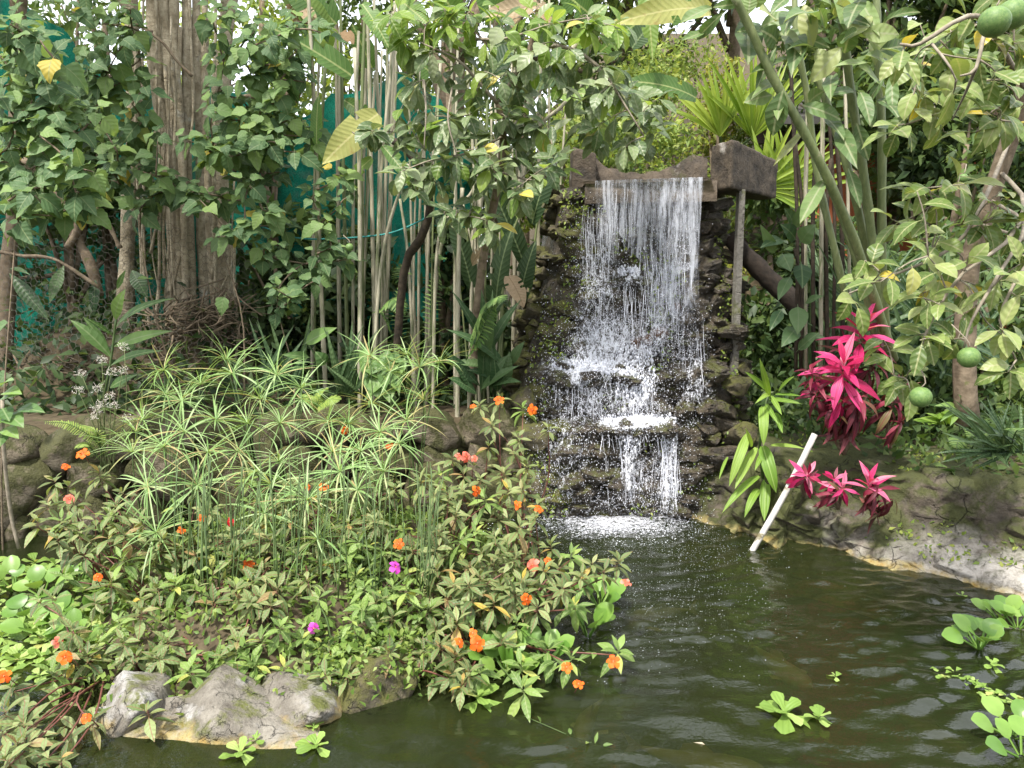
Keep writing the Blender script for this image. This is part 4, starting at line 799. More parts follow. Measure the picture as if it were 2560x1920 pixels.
def petmat(name, a, b):
    t = NT(name); r = t.n('ObjectInfo').outputs['Random']; tc = t.n('TexCoord').outputs['Object']; y = t.n('SeparateXYZ', {0: tc}).outputs[1]
    col = t.mix(t.rng(y, .0, .028), c4([q * .7 for q in a]), t.mix(r, c4(a), c4(b))); p = t.n('BsdfPrincipled', {'Base Color': col, 'Roughness': .55, 'Specular IOR Level': .25})
    return t.done(t.n('MixShader', {0: .3, 1: p.outputs[0], 2: t.n('BsdfTranslucent', {'Color': col}).outputs[0]}).outputs[0])
PETC = {'orange': petmat('petal_orange', (.80, .12, .012), (.88, .22, .02)), 'coral': petmat('petal_coral', (.80, .14, .08), (.85, .36, .28)), 'red': petmat('petal_red', (.62, .01, .02), (.72, .02, .05)), 'magenta': petmat('petal_magenta', (.62, .06, .48), (.70, .16, .60))}
HEART = prof([(0, .1), (.2, .45), (.45, .8), (.7, 1), (.88, .92), (.96, .7), (1, .35)])
for k, m in PETC.items(): LM['pet_' + k] = leafset('petal', 3, .026, .023, m, shape=HEART, n=6, fold=.18, curl=.7, across=2, wave=.003)
M_eye = plainmat('flower_eye', (.5, .03, .03), (.7, .3, .1), 90, .6, .1)
def flower(parent, c, colr, s=1.0, face=None):
    face = Vector(face) if face is not None else (CAMP - Vector(c)).normalized() + Vector((rnd(-1, 1), rnd(-.3, .4), rnd(-.2, 1.2))); face.normalize()
    mb = MB(); c = Vector(c); mb.tube([c - face * .004, c + face * .004], [.004, .0025], 6); fl = mb.build('flower', M_eye, parent, c)
    a = face.orthogonal().normalized(); b = face.cross(a); ph = rnd(0, 6.28)
    for k in range(5):
        th = ph + k * 1.2566; o = a * math.cos(th) + b * math.sin(th); put(LM['pet_' + colr], fl, c + o * .001, o + face * rnd(.05, .3), face, s * rnd(.9, 1.1), None, 'petal')
    return fl
def stem_to(mb, a, b, r0, r1, bow=.12, n=7, sides=5):
    a, b = Vector(a), Vector(b); L = (b - a).length; m = a.lerp(b, .5) + Vector((rnd(-bow, bow), rnd(-bow, bow), rnd(-.02, bow))) * L * .8
    mb.tube(curve_pts([a, m, b], n), list(np.linspace(r0, r1, n + 1)), sides)

# ================================================================== fig-side climber with lobed leaves
def lobed_bush(label, base, clusters, Yr, s=(.85, 1.2), n=(4, 6)):
    o = thing('lobed_leaf_bush', base, label, 'bush', 'lobed-leaf bushes round the fig trunk'); mb = MB(); prev = [Vector(base)]
    clusters = list(clusters) + [(px + rnd(-48, 48), py + rnd(-45, 45)) for px, py in clusters]
    clusters = [(px, py) for px, py in clusters if not (365 < px < 530 and py < 330)]
    cl = sorted([at(px, py, rnd(*Yr)) for px, py in clusters], key=lambda p: (p - Vector(base)).length)
    for c in cl:
        q = min(prev, key=lambda p: (p - c).length + (2 if p.z > c.z + .25 else 0)); stem_to(mb, q, c, .007, .0035, .1); prev.append(c); ax = Vector((rnd(-.4, .4), -.75 + rnd(-.2, .2), .75))
        rosette(LM['hib'], o, c, random.randint(*n), rnd(*s), -40, 25, ax, .8, rise=.012)
        for k in range(random.randint(0, 2)):
            p = q.lerp(c, rnd(.45, .9)); put(LM['hib'], o, p, Vector((rnd(-1, 1), rnd(-1, .2), rnd(-.6, .2))), Vector((rnd(-.4, .4), -.7, .8)), rnd(.7, 1.1))
    mb.build('stem', M_bark2, o); return o
b1 = [(45, 110), (100, 100), (25, 210), (70, 160), (30, 310), (60, 370), (110, 400), (190, 480), (235, 430), (30, 470), (130, 540), (40, 545), (160, 280), (20, 420), (85, 470), (170, 400), (215, 520), (10, 150), (120, 470), (5, 260), (80, 250)]
b1 += [(130, 220), (90, 200), (140, 300), (200, 330), (25, 60), (140, 150), (70, 300), (150, 350), (20, 370), (100, 340), (160, 440), (60, 510)]
lobed_bush('lobed-leaf bush with sunlit leaves in front of the sloping net edge', (-2.95, 4.25, gh(-2.95, 4.35)), b1, (4.0, 4.5))
b2 = [(180, 250), (220, 280), (260, 360), (240, 220), (200, 180), (470, 230), (490, 130), (310, 110), (350, 150), (290, 200), (330, 260), (395, 345), (360, 420), (330, 330), (300, 460), (280, 250), (250, 60), (180, 30), (420, 30), (230, 160), (390, 440), (350, 360), (240, 320), (400, 300), (330, 70), (290, 140), (370, 230), (270, 420), (380, 500), (345, 530), (440, 470), (270, 180), (210, 110), (310, 20)]
lobed_bush('lobed-leaf climber growing up the front of the fig trunk', (-2.3, 5.3, gh(-2.3, 5.3)), b2, (5.1, 5.5))
b3 = [(650, 250), (720, 300), (680, 330), (740, 380), (780, 320), (640, 350), (700, 430), (620, 270), (700, 60), (740, 130), (760, 205), (720, 170), (790, 60), (680, 100), (500, 500), (520, 400), (560, 320), (600, 300), (480, 350), (570, 370), (620, 200), (560, 150), (540, 80), (640, 60), (690, 380), (545, 600), (600, 580), (640, 450), (680, 540), (700, 200), (590, 430), (610, 500), (570, 220), (530, 280), (660, 300), (480, 480), (560, 500), (520, 180), (600, 120), (660, 130), (540, 350), (620, 380), (500, 60), (580, 40)]
lobed_bush('lobed-leaf bush between the fig trunk and the bare canes', (-1.85, 5.25, gh(-1.85, 5.25)), b3, (4.9, 5.4))
b3x = 0
b4 = [(720, 690), (735, 750), (690, 730), (800, 560), (830, 620), (760, 660), (700, 650), (780, 500), (845, 520), (860, 450), (660, 640), (790, 700)]
lobed_bush('small lobed-leaf bush low among the canes under the teal rope', (-1.5, 5.1, gh(-1.5, 5.1)), b4, (4.85, 5.3), (.7, 1.0))

# ================================================================== cane thickets (heliconia) with paddle leaves
def canes(label, spec, leaves, dead=0, cat='heliconia', green=False):
    b = at(*spec[0][0][-1], spec[0][2]); o = thing('heliconia_clump', (b.x, b.y, gh(b.x, b.y)), label, cat, 'heliconia clumps behind the pond')
    for pts, w, Y in spec:
        ctrl = [at(a, c, Y) for a, c in pts]; last = ctrl[-1]; last = Vector((last.x, last.y, min(last.z, gh(last.x, last.y) - .02))); ctrl[-1] = last
        c = curve_pts(ctrl, 14); r = w / FPX * Y / 2 * .62; mb = MB(); mb.tube(c, [r * (.75 + .35 * i / 14) * (1.12 if i % 4 == 0 else 1) for i in range(15)], 7); mb.build('stem', M_caneg if green or random.random() < .2 else M_cane, o)
    for kind, p0, p1, Y0, Y1, w in leaves: leaf2(LM[kind], o, p0, p1, Y0, Y1, w, 1.0, .30, .3)
    return o
def rc(n, a, b, Y0, Y1, top=(-80, 200), bot=(960, 1010), w=(9, 17), lean=40):
    out = []
    for k in range(n):
        x = rnd(a, b); l = rnd(-lean, lean); y0 = rnd(*top); out.append(([(x + l, y0), (x + l * .4 + rnd(-8, 8), lerp(y0, 980, .5)), (x, rnd(*bot))], rnd(*w), rnd(Y0, Y1)))
    return out
s1 = [([(768, -60), (786, 280), (800, 660), (815, 1000)], 18, 5.3), ([(886, 120), (898, 420), (900, 660), (897, 1010)], 18, 5.2), ([(916, -60), (908, 150), (902, 400), (905, 700), (893, 1000)], 16, 5.4), ([(1005, -60), (961, 338), (945, 600), (930, 1000)], 14, 5.3),
      ([(1021, 410), (953, 660), (925, 1000)], 15, 5.2), ([(1000, 497), (1021, 660), (1040, 980)], 13, 5.3), ([(850, -60), (858, 400), (870, 980)], 14, 5.7), ([(835, -40), (842, 300), (850, 980)], 12, 5.9)] + rc(14, 770, 980, 5.4, 6.3)
canes('bare cane thicket with a pale torn leaf, next to the lobed-leaf bush', s1, [('bany', (945, 285), (806, 412), 5.0, 4.85, 74), ('ban', (792, 360), (797, 238), 5.2, 5.2, 32), ('ban', (880, 190), (650, 55), 5.4, 5.2, 84), ('ban', (905, 10), (975, 125), 5.3, 5.2, 50), ('ban', (840, 60), (700, -40), 5.6, 5.5, 90), ('dead', (770, 60), (715, 12), 5.6, 5.5, 50), ('ban', (930, 395), (862, 455), 5.3, 5.2, 34), ('dead', (855, 80), (885, 110), 5.5, 5.4, 36), ('ban', (1000, 0), (1070, 60), 5.4, 5.3, 60), ('ban', (800, 420), (760, 300), 5.9, 5.8, 40), ('band', (900, 520), (850, 400), 6.0, 5.9, 46), ('ban', (860, 250), (960, 320), 6.0, 5.9, 46), ('ban', (820, 120), (740, -30), 5.6, 5.5, 70), ('band', (720, 180), (640, 90), 5.8, 5.7, 70), ('ban', (930, 170), (880, 60), 5.8, 5.7, 60), ('dead', (760, 20), (790, 75), 5.5, 5.4, 34)])
s2 = [([(1156, 470), (1146, 660), (1140, 980)], 20, 5.2), ([(1185, 440), (1180, 660), (1170, 980)], 14, 5.4), ([(1115, 540), (1090, 660), (1080, 980)], 14, 5.3), ([(1260, 350), (1180, 480), (1105, 600), (1060, 980)], 15, 5.5), ([(1320, 480), (1260, 700), (1230, 980)], 10, 5.2)] + rc(17, 1000, 1300, 5.4, 6.3, (0, 300), w=(8, 15)) + rc(6, 1180, 1320, 5.3, 5.7, (380, 560), w=(7, 12), lean=70)
canes('bare cane thicket with a strapping green leaf, just beside the waterfall', s2, [('ban', (952, 360), (1058, 495), 5.3, 5.1, 40), ('band', (1310, 660), (1210, 430), 5.4, 5.2, 60), ('band', (1180, 720), (1120, 520), 5.4, 5.3, 60), ('band', (1330, 560), (1395, 380), 5.5, 5.5, 50), ('ban', (1240, 620), (1330, 460), 5.5, 5.4, 44), ('band', (1240, 780), (1285, 560), 5.3, 5.2, 56), ('band', (1300, 760), (1340, 600), 5.3, 5.2, 50), ('band', (1200, 860), (1270, 740), 5.2, 5.0, 40), ('dead', (1270, 690), (1310, 770), 5.1, 5.0, 46), ('dead', (1180, 660), (1240, 600), 5.3, 5.2, 30)])
s3 = [([(1440, 110), (1370, 200), (1300, 286), (1230, 390), (1190, 600), (1180, 980)], 22, 6.0), ([(1490, 170), (1410, 260), (1330, 350), (1290, 600), (1285, 980)], 16, 6.2), ([(1370, 265), (1320, 330), (1290, 600), (1280, 980)], 15, 6.1)] + rc(5, 1220, 1400, 6.0, 6.8, (-50, 200), w=(10, 16))
canes('heliconia with wide torn paddle leaves arching over the waterfall trough', s3, [('bany', (1775, 25), (1512, 68), 5.6, 5.2, 62), ('ban', (1615, -60), (1632, 152), 5.6, 5.5, 54), ('ban', (1740, 245), (1556, 205), 5.7, 5.6, 56), ('band', (1405, 195), (1258, 228), 5.9, 5.7, 44), ('band', (1215, 215), (1298, 108), 5.8, 5.7, 72), ('ban', (1400, 235), (1565, 262), 5.9, 5.7, 56), ('band', (1225, 130), (1330, 60), 6.0, 5.9, 70), ('ban', (1500, 130), (1590, 60), 6.1, 6.0, 50), ('dead', (1365, 15), (1190, 45), 5.9, 5.7, 44), ('ban', (1440, 120), (1520, 10), 6.0, 5.9, 60), ('ban', (1150, 60), (1080, -60), 5.8, 5.7, 70), ('ban', (1480, 40), (1390, -30), 5.8, 5.7, 70), ('band', (1580, 120), (1660, 20), 6.0, 5.9, 60), ('ban', (1680, 60), (1760, -40), 6.0, 5.9, 60), ('ban', (1100, 200), (1000, 130), 5.9, 5.8, 56), ('ban', (1330, 90), (1420, 20), 6.2, 6.1, 70), ('ban', (1260, 60), (1180, -40), 6.2, 6.0, 80), ('dead', (1350, 20), (1370, 70), 5.9, 5.8, 40), ('dead', (1290, 30), (1285, 75), 5.9, 5.8, 34), ('band', (1240, 300), (1330, 190), 6.2, 6.1, 70)])
# ================================================================== citrus trees
M_lime = NT('lime_skin'); _t = M_lime; _tc = _t.n('TexCoord').outputs['Object']; _n = _t.noise(_tc, 45, 3); _n2 = _t.noise(_tc, 9, 3)
M_lime = _t.done(_t.n('BsdfPrincipled', {'Base Color': _t.mix(_t.rng(_t.noise(_tc, 22, 4, .7), .58, .68, 0, .7), _t.mix(_t.rng(_n2, .3, .7), (.07, .14, .035, 1), (.14, .22, .06, 1)), (.22, .22, .12, 1)), 'Roughness': .5, 'Specular IOR Level': .35, 'Normal': _t.n('Bump', {'Strength': .3, 'Distance': .002, 'Height': _n}).outputs[0]}).outputs[0])
_bm = bmesh.new(); bmesh.ops.create_uvsphere(_bm, u_segments=20, v_segments=14, radius=.5)
for q in _bm.verts: q.co.z *= .95 + (.05 if q.co.z < 0 else 0); q.co.z -= .03 * math.exp(-((q.co.x ** 2 + q.co.y ** 2) / .01)) * (1 if q.co.z > 0 else -1)
ME_lime = bpy.data.meshes.new('lime'); _bm.to_mesh(ME_lime); _bm.free(); ME_lime.materials.append(M_lime); ME_lime.polygons.foreach_set('use_smooth', np.ones(len(ME_lime.polygons), dtype=bool))
def lime(parent, px, py, dpx, Y, mb):
    c = at(px, py, Y); d = dpx / FPX * Y; link('fruit', ME_lime, Matrix.Translation(c) @ Matrix.Rotation(rnd(0, 3), 4, 'Z') @ Matrix.Rotation(rnd(-.3, .3), 4, 'X') @ Matrix.Diagonal((d, d, d, 1)), parent)
    mb.tube(curve_pts([c + Vector((0, 0, d * .45)), c + Vector((rnd(-.02, .02), 0, d * .75)), c + Vector((rnd(-.05, .05), .03, d * 1.5))], 5), .0022, 5)
def citrus(label, base, trunk, branches, clusters, Yr, kind, s, fruits, n=(5, 7), xs=1):
    o = thing('citrus_tree', base, label, 'citrus tree'); mb = MB(); node = []
    for pts, r0, r1, m in trunk:
        c = curve_pts([at(*p) for p in pts], 18); mb2 = MB(); mb2.tube(c, list(np.linspace(r0, r1, 19)), 8, .10); mb2.build('trunk', m, o); node += c[4:]
    for pts, r0, r1 in branches:
        c = curve_pts([at(*p) for p in pts], 12); mb2 = MB(); mb2.tube(c, list(np.linspace(r0, r1, 13)), 6, .08); mb2.build('branch', M_twig, o); node += c
    for px, py in list(clusters) + [(px + rnd(-42, 42), py + rnd(-40, 40)) for px, py in clusters[::xs]]:
        c = at(px, py, rnd(*Yr)); q = min(node, key=lambda p: (p - c).length)
        if (q - c).length > .6: q = c + (q - c).normalized() * .45 + Vector((0, 0, .05))
        stem_to(mb, q, c, .0035, .0016, .15); d = (c - q).normalized(); k = random.randint(*n)
        for i in range(k):
            p = q.lerp(c, lerp(.35, 1.0, i / (k - 1))); th = i * 2.4 + rnd(-.5, .5); a = d.orthogonal().normalized(); b = d.cross(a)
            out = (a * math.cos(th) + b * math.sin(th)) * rnd(.6, 1.1) + d * rnd(.2, .7) + Vector((0, -.25, -.30)); nr = Vector((rnd(-.5, .5), -.55 + rnd(-.4, .4), .75))
            put(LM['citb' if kind == 'cit' and random.random() < (.75 if py < 130 else .12) else kind], o, p, out, nr, rnd(*s), rnd(*s) * rnd(.9, 1.15))  # top clusters mostly take the leaf coloured as if backlit
        node.append(c)
    for f in fruits: lime(o, *f, mb)
    tw_ = mb.build('twig', M_twig, o); tw_['kind'] = 'stuff'; return o
cl = [(950, 60), (1000, 90), (1080, 50), (1140, 60), (1190, 40), (1250, 60), (1320, 40), (1380, 60), (1450, 40), (1500, 90), (1560, 60), (1420, 120), (1350, 110), (1290, 120), (1480, 160), (1530, 200), (1560, 250), (1600, 300), (1640, 330), (1050, 150), (1120, 190), (1020, 240), (1090, 290), (1150, 300), (1230, 330), (1200, 380), (1270, 390), (1340, 400), (1380, 360), (1060, 370), (1080, 410), (1100, 470), (1150, 420), (1330, 440), (1360, 300), (1300, 240), (1420, 240), (1480, 260), (1250, 200), (1160, 100), (1620, 250), (1560, 370), (1200, 480), (1300, 500), (980, 330), (920, 330), (1000, 440), (1180, 250), (1060, 220), (1130, 350), (1400, 420), (1240, 440), (1310, 340), (1450, 320), (1500, 330), (1200, 180), (1380, 180), (1020, 310), (1170, 540), (1110, 530), (1240, 560), (1040, 480), (990, 20), (1110, 20), (1050, 90), (1220, 110), (1320, 160)]
citrus('citrus tree with dusty leaves arching over the canes and the wall top', (.05, 5.05, gh(.05, 5.3)),
       [([(960, 340, 4.9), (1010, 370, 4.85), (1055, 430, 4.8), (1075, 520, 4.8), (1050, 600, 4.85), (1010, 680, 5.0), (985, 980, 5.2)], .024, .028, M_darkstem), ([(1180, 980, 5.15), (1200, 700, 5.0), (1250, 430, 4.7), (1258, 330, 4.6), (1245, 260, 4.55)], .03, .018, M_bark2)],
       [([(1245, 260, 4.55), (1200, 210, 4.5), (1145, 150, 4.4), (1060, 110, 4.4)], .012, .004), ([(1245, 260, 4.55), (1330, 130, 4.5), (1420, 120, 4.4), (1500, 170, 4.35), (1560, 260, 4.3), (1610, 340, 4.3)], .014, .004), ([(1258, 340, 4.6), (1180, 380, 4.5), (1080, 400, 4.4), (1000, 430, 4.4)], .008, .003), ([(1190, 98, 4.5), (1270, 95, 4.4), (1380, 60, 4.4), (1500, 40, 4.4)], .009, .003), ([(1250, 430, 4.7), (1330, 450, 4.5), (1400, 430, 4.4)], .008, .003), ([(960, 340, 4.9), (930, 360, 4.85), (880, 330, 4.8)], .01, .004), ([(1060, 200, 4.4), (1065, 280, 4.3), (1060, 370, 4.3)], .006, .003), ([(1130, 220, 4.4), (1120, 300, 4.3), (1140, 380, 4.3)], .006, .003)],
       cl, (4.2, 4.7), 'cit', (.95, 1.35), [(1240, 570, 26, 4.5), (874, 618, 20, 4.6), (1041, 408, 22, 4.5), (1120, 470, 18, 4.5), (1128, 490, 16, 4.5), (1292, 105, 18, 4.4), (1310, 112, 20, 4.4)])
cl2 = [(2500, -60), (2600, -100), (2560, -180), (2450, -120), (2640, -40), (2700, -250), (2560, -280), (2650, 150), (2620, 300), (2250, 140), (2300, 180), (2350, 100), (2400, 50), (2450, 150), (2500, 200), (2540, 250), (2280, 220), (2330, 260), (2380, 240), (2480, 100), (2530, 90), (2300, 60), (2400, 170), (2320, 470), (2280, 480), (2360, 500), (2400, 440), (2350, 590), (2250, 560), (2320, 640), (2160, 690), (2140, 760), (2200, 680), (2330, 720), (2300, 740), (2400, 700), (2440, 760), (2480, 720), (2540, 740), (2500, 820), (2540, 860), (2380, 850), (2330, 850), (2260, 960), (2235, 940), (2480, 640), (2550, 660), (2420, 640), (2360, 800), (2520, 930), (2450, 560), (2540, 560), (2500, 480), (2210, 850), (2300, 850), (2440, 330), (2500, 300), (2360, 330), (2270, 310)]
citrus('citrus tree hung with big green fruits over the bank, leaves yellowing', at(2440, 1050, 3.9),
       [([(2700, -420, 3.3), (2650, -150, 3.4), (2600, 80, 3.5), (2560, 220, 3.6), (2520, 360, 3.7), (2460, 540, 3.8), (2420, 680, 3.9), (2410, 900, 3.95), (2420, 1060, 3.95)], .018, .062, M_bark2)],
       [([(2560, 220, 3.6), (2480, 80, 2.8), (2420, 40, 2.5), (2300, 110, 2.5), (2250, 110, 2.5)], .012, .004), ([(2610, 30, 3.48), (2560, 20, 2.9), (2475, 60, 2.3), (2440, 170, 2.2), (2400, 190, 2.2)], .010, .003), ([(2520, 360, 3.7), (2460, 500, 3.0), (2380, 620, 2.8), (2200, 700, 2.8), (2120, 735, 2.8)], .010, .003), ([(2500, 430, 3.74), (2560, 500, 3.2), (2520, 600, 2.7), (2400, 690, 2.6), (2320, 820, 2.6), (2290, 920, 2.6)], .010, .003), ([(2475, 500, 3.78), (2560, 560, 3.1), (2500, 680, 2.6), (2430, 800, 2.5), (2410, 870, 2.5)], .009, .003), ([(2450, 560, 3.82), (2580, 610, 3.0), (2540, 700, 2.6), (2500, 800, 2.5), (2540, 900, 2.5)], .008, .003), ([(2440, 170, 2.2), (2410, 240, 2.3), (2380, 300, 2.4)], .005, .002), ([(2330, 110, 2.5), (2370, 160, 2.4), (2390, 200, 2.4)], .005, .002)],
       cl2, (2.45, 2.9), 'cit2', (.78, 1.08), [(2422, 893, 54, 2.45), (2391, 872, 50, 2.6), (2302, 992, 54, 2.5), (2382, 143, 46, 2.6), (2486, 54, 72, 2.1), (2530, 36, 70, 2.2), (2408, 446, 24, 3.2)], (3, 5), 2)

# ================================================================== tall leaning ginger canes and their broad leaves
gc = thing('ginger_clump', at(2200, 1000, 4.3), 'clump of tall leaning green canes with spotted broad leaves beside the trough', 'ginger')
for pts, w in [([(1835, -10, 3.7), (1870, 60, 3.75), (1935, 200, 3.8), (2010, 330, 3.85), (2085, 480, 3.95), (2150, 640, 4.1), (2200, 790, 4.25), (2235, 900, 4.35)], 24), ([(2090, -60, 4.0), (2110, 90, 4.0), (2130, 250, 4.05), (2160, 440, 4.1), (2185, 640, 4.2), (2215, 900, 4.35)], 22), ([(2190, -60, 4.1), (2195, 120, 4.1), (2205, 340, 4.1), (2205, 640, 4.2), (2220, 900, 4.35)], 20), ([(2040, 180, 4.2), (2090, 330, 4.2), (2130, 460, 4.2), (2170, 640, 4.3), (2225, 900, 4.4)], 20), ([(1985, -60, 4.3), (1992, 100, 4.3), (2020, 250, 4.35), (2040, 420, 4.4), (2090, 640, 4.4), (2150, 900, 4.5)], 17), ([(2060, 430, 4.3), (2110, 560, 4.3), (2160, 720, 4.35), (2200, 900, 4.4)], 18)]:
    c = curve_pts([at(*p) for p in pts], 22); mb = MB(); Ym = pts[0][2]; r = w / FPX * Ym / 2; mb.tube(c, [r * (1.14 if i % 3 == 0 else 1) * (.8 + .3 * i / 22) for i in range(23)], 9); mb.build('cane', M_caneg, gc)
for px in (1990, 2005, 2032, 2052, 2078, 2100, 2125, 2012, 2068):
    x = px + rnd(-6, 6); mb = MB(); mb.tube(curve_pts([at(x + rnd(-20, 10), rnd(100, 400), 4.6), at(x + rnd(-6, 6), 560, 4.6), at(x, 930, 4.6)], 10), [rnd(.009, .013)] * 11, 6); mb.build('cane', random.choice([M_cane, M_caneg, M_darkstem]), gc)
GL = [((1867, 48), (1871, 162), 76), ((1939, 82), (2074, 119), 38), ((2096, -24), (2116, 78), 60), ((2014, 30), (2054, 74), 38), ((2106, 119), (2026, 208), 48), ((1958, 225), (1932, 340), 58), ((2006, 264), (2102, 300), 50), ((2177, 158), (2080, 168), 20), ((2142, 168), (2208, 242), 60), ((2213, 190), (2163, 270), 18), ((2229, 186), (2232, 288), 34), ((2195, 320), (2245, 332), 36), ((2062, 450), (2000, 560), 46), ((2142, 308), (2172, 402), 42), ((2096, 328), (2144, 420), 42), ((2010, 328), (1933, 416), 22), ((1978, 150), (1872, 188), 26), ((2082, 190), (2078, 252), 36), ((1900, 70), (1985, 36), 40), ((1780, 20), (1700, 60), 40), ((1860, 20), (1790, -20), 50), ((2150, 0), (2200, 90), 40), ((2210, 60), (2300, 30), 30), ((2050, 60), (1960, 56), 40), ((2120, 100), (2180, 40), 50), ((1940, 120), (1890, 230), 30), ((2060, 290), (2110, 350), 40), ((2150, 230), (2180, 320), 38), ((1990, 90), (1980, 190), 50), ((2170, 100), (2240, 150), 34), ((2120, 420), (2150, 520), 36), ((2030, 120), (2010, 10), 44), ((1890, 20), (1920, -50), 44), ((2080, 20), (2010, -30), 44), ((1810, 30), (1740, 100), 30), ((2190, 250), (2250, 300), 30)]
for k in range(34):
    px, py = rnd(1760, 2330), rnd(-40, 260); a_ = rnd(0, 6.28); GL.append(((px, py), (px + math.cos(a_) * rnd(50, 95), py + 20 + math.sin(a_) * rnd(40, 80)), rnd(28, 52)))
for p0, p1, w in GL: leaf2(LM['ginger'], gc, p0, p1, rnd(3.75, 4.1), rnd(3.65, 4.0), w, .25, .10, .4)
dl = thing('pepper_shrub', at(2000, 900, 4.6), 'dark shrub with dull oval leaves between the log and the pink cordyline', 'shrub'); mb = MB()
mb.tube(curve_pts([at(2000, 920, 4.6), at(1995, 800, 4.5), at(2000, 700, 4.45), at(1985, 620, 4.4)], 10), .006, 5)
for p0, p1, w in [((1955, 632), (1978, 680), 40), ((2002, 654), (2006, 722), 48), ((1978, 686), (1945, 752), 38), ((1994, 761), (1994, 837), 46), ((1994, 817), (1953, 868), 42), ((1956, 770), (1924, 828), 34), ((1990, 600), (1950, 560), 44), ((2000, 610), (2040, 560), 46), ((1960, 600), (1900, 620), 34), ((2010, 760), (2060, 740), 26), ((1990, 880), (2050, 830), 28), ((1940, 640), (1900, 560), 30), ((1985, 560), (1960, 520), 36), ((2005, 840), (2070, 850), 24), ((1985, 580), (2010, 500), 30)]: leaf2(LM['dkov'], dl, p0, p1, 4.45, 4.35, w, .135, .065, .4)
mb.build('stem', M_darkstem, dl)

# ================================================================== fan palm, pink-stemmed clump
fp = thing('fan_palm', at(1800, 470, 7.0), 'bright yellow green fan palm behind the trough end block', 'palm'); mb = MB()
for (px, py, n, L, a0, a1) in [(1800, 340, 13, .55, 60, 150), (1880, 345, 16, .75, 40, 140), (1900, 470, 14, .6, -30, 100), (1965, 480, 12, .6, 10, 130)]:
    c = at(px, py, 6.6); mb.tube(curve_pts([WL[fp.name], WL[fp.name].lerp(c, .5) + Vector((0, 0, .1)), c], 6), .010, 5)
    for k in range(n):
        th = R(lerp(a0, a1, k / (n - 1))); d = Vector((math.cos(th), -.35 + rnd(-.1, .1), math.sin(th))); put(LM['palm'], fp, c, d, Vector((rnd(-.2, .2), -1, .3)), L / .5 * rnd(.85, 1.1), 1.0 * rnd(.8, 1.1), 'frond_segment')
mb.build('stalk', M_stemg, fp)

# ================================================================== ferns
def fern(label, base, fronds, kind='fern', cat='fern', sub=True, s=1.0):
    o = thing('fern', base, label, cat, 'ferns round the pond')
    for pts, w in fronds:
        c = curve_pts([at(*p) for p in pts], 34); mb = MB(); mb.tube(c, list(np.linspace(.004, .0012, 35)), 4); fr = mb.build('frond', M_stemg, o, c[0]); n = len(c)
        for i in range(5, n - 1):
            tt = (c[i + 1] - c[i - 1]).normalized(); up = Vector((0, -.5, .9)); sd = tt.cross(up).normalized(); u = (i - 5) / (n - 6); L = w / FPX * pts[0][2] * (math.sin(math.pi * min(1, .18 + u * .82)) ** .7)
            for g in (-1, 1): put(LM[kind], fr, c[i], sd * g + tt * .45 + Vector((0, 0, -.15)), up, max(.15, L / .10), None, 'pinna')
    return o
fern('fern with a tall ladder-like frond between the canes and the waterfall', at(1160, 960, 5.0), [([(1165, 900, 4.9), (1185, 830, 4.8), (1210, 770, 4.7), (1240, 745, 4.6), (1265, 750, 4.55)], 40), ([(1165, 900, 4.9), (1195, 850, 4.8), (1230, 770, 4.75), (1255, 750, 4.7)], 36)])
fern('dark fern with drooping fronds deep in the cane thicket', at(1000, 960, 5.6), [([(1010, 900, 5.5), (1000, 780, 5.4), (1005, 700, 5.3), (1000, 660, 5.2)], 34), ([(1070, 900, 5.6), (1080, 760, 5.6), (1095, 660, 5.5), (1090, 630, 5.4)], 30), ([(1000, 880, 5.5), (960, 780, 5.3), (985, 750, 5.2), (1010, 790, 5.1)], 34)])
fern('pale yellow fern behind the papyrus at the wall', at(800, 1050, 4.85), [([(780, 1030, 4.8), (820, 1000, 4.75), (850, 1000, 4.7)], 26), ([(800, 1030, 4.8), (780, 1000, 4.75), (750, 990, 4.7)], 26), ([(790, 1030, 4.8), (800, 990, 4.8), (815, 970, 4.75)], 24)], 'fernb')
fern('small fern at the dark hollow beside the fluffy seed heads', at(230, 1180, 4.3), [([(255, 1120, 4.25), (225, 1090, 4.2), (170, 1060, 4.15), (110, 1055, 4.1)], 22), ([(255, 1140, 4.25), (240, 1080, 4.2), (190, 1060, 4.1)], 22), ([(250, 1150, 4.25), (215, 1110, 4.2), (190, 1120, 4.1)], 20)], 'fernb')
fern('feathery fern on the bank below the fruit laden citrus', at(2440, 1150, 3.9), [([(2420, 1140, 3.9), (2450, 1090, 3.8), (2490, 1080, 3.7)], 30), ([(2420, 1140, 3.9), (2400, 1100, 3.8), (2390, 1120, 3.7)], 26), ([(2440, 1150, 3.9), (2440, 1100, 3.8), (2420, 1070, 3.7)], 26), ([(2520, 1150, 3.7), (2540, 1080, 3.6), (2570, 1070, 3.5)], 28)])

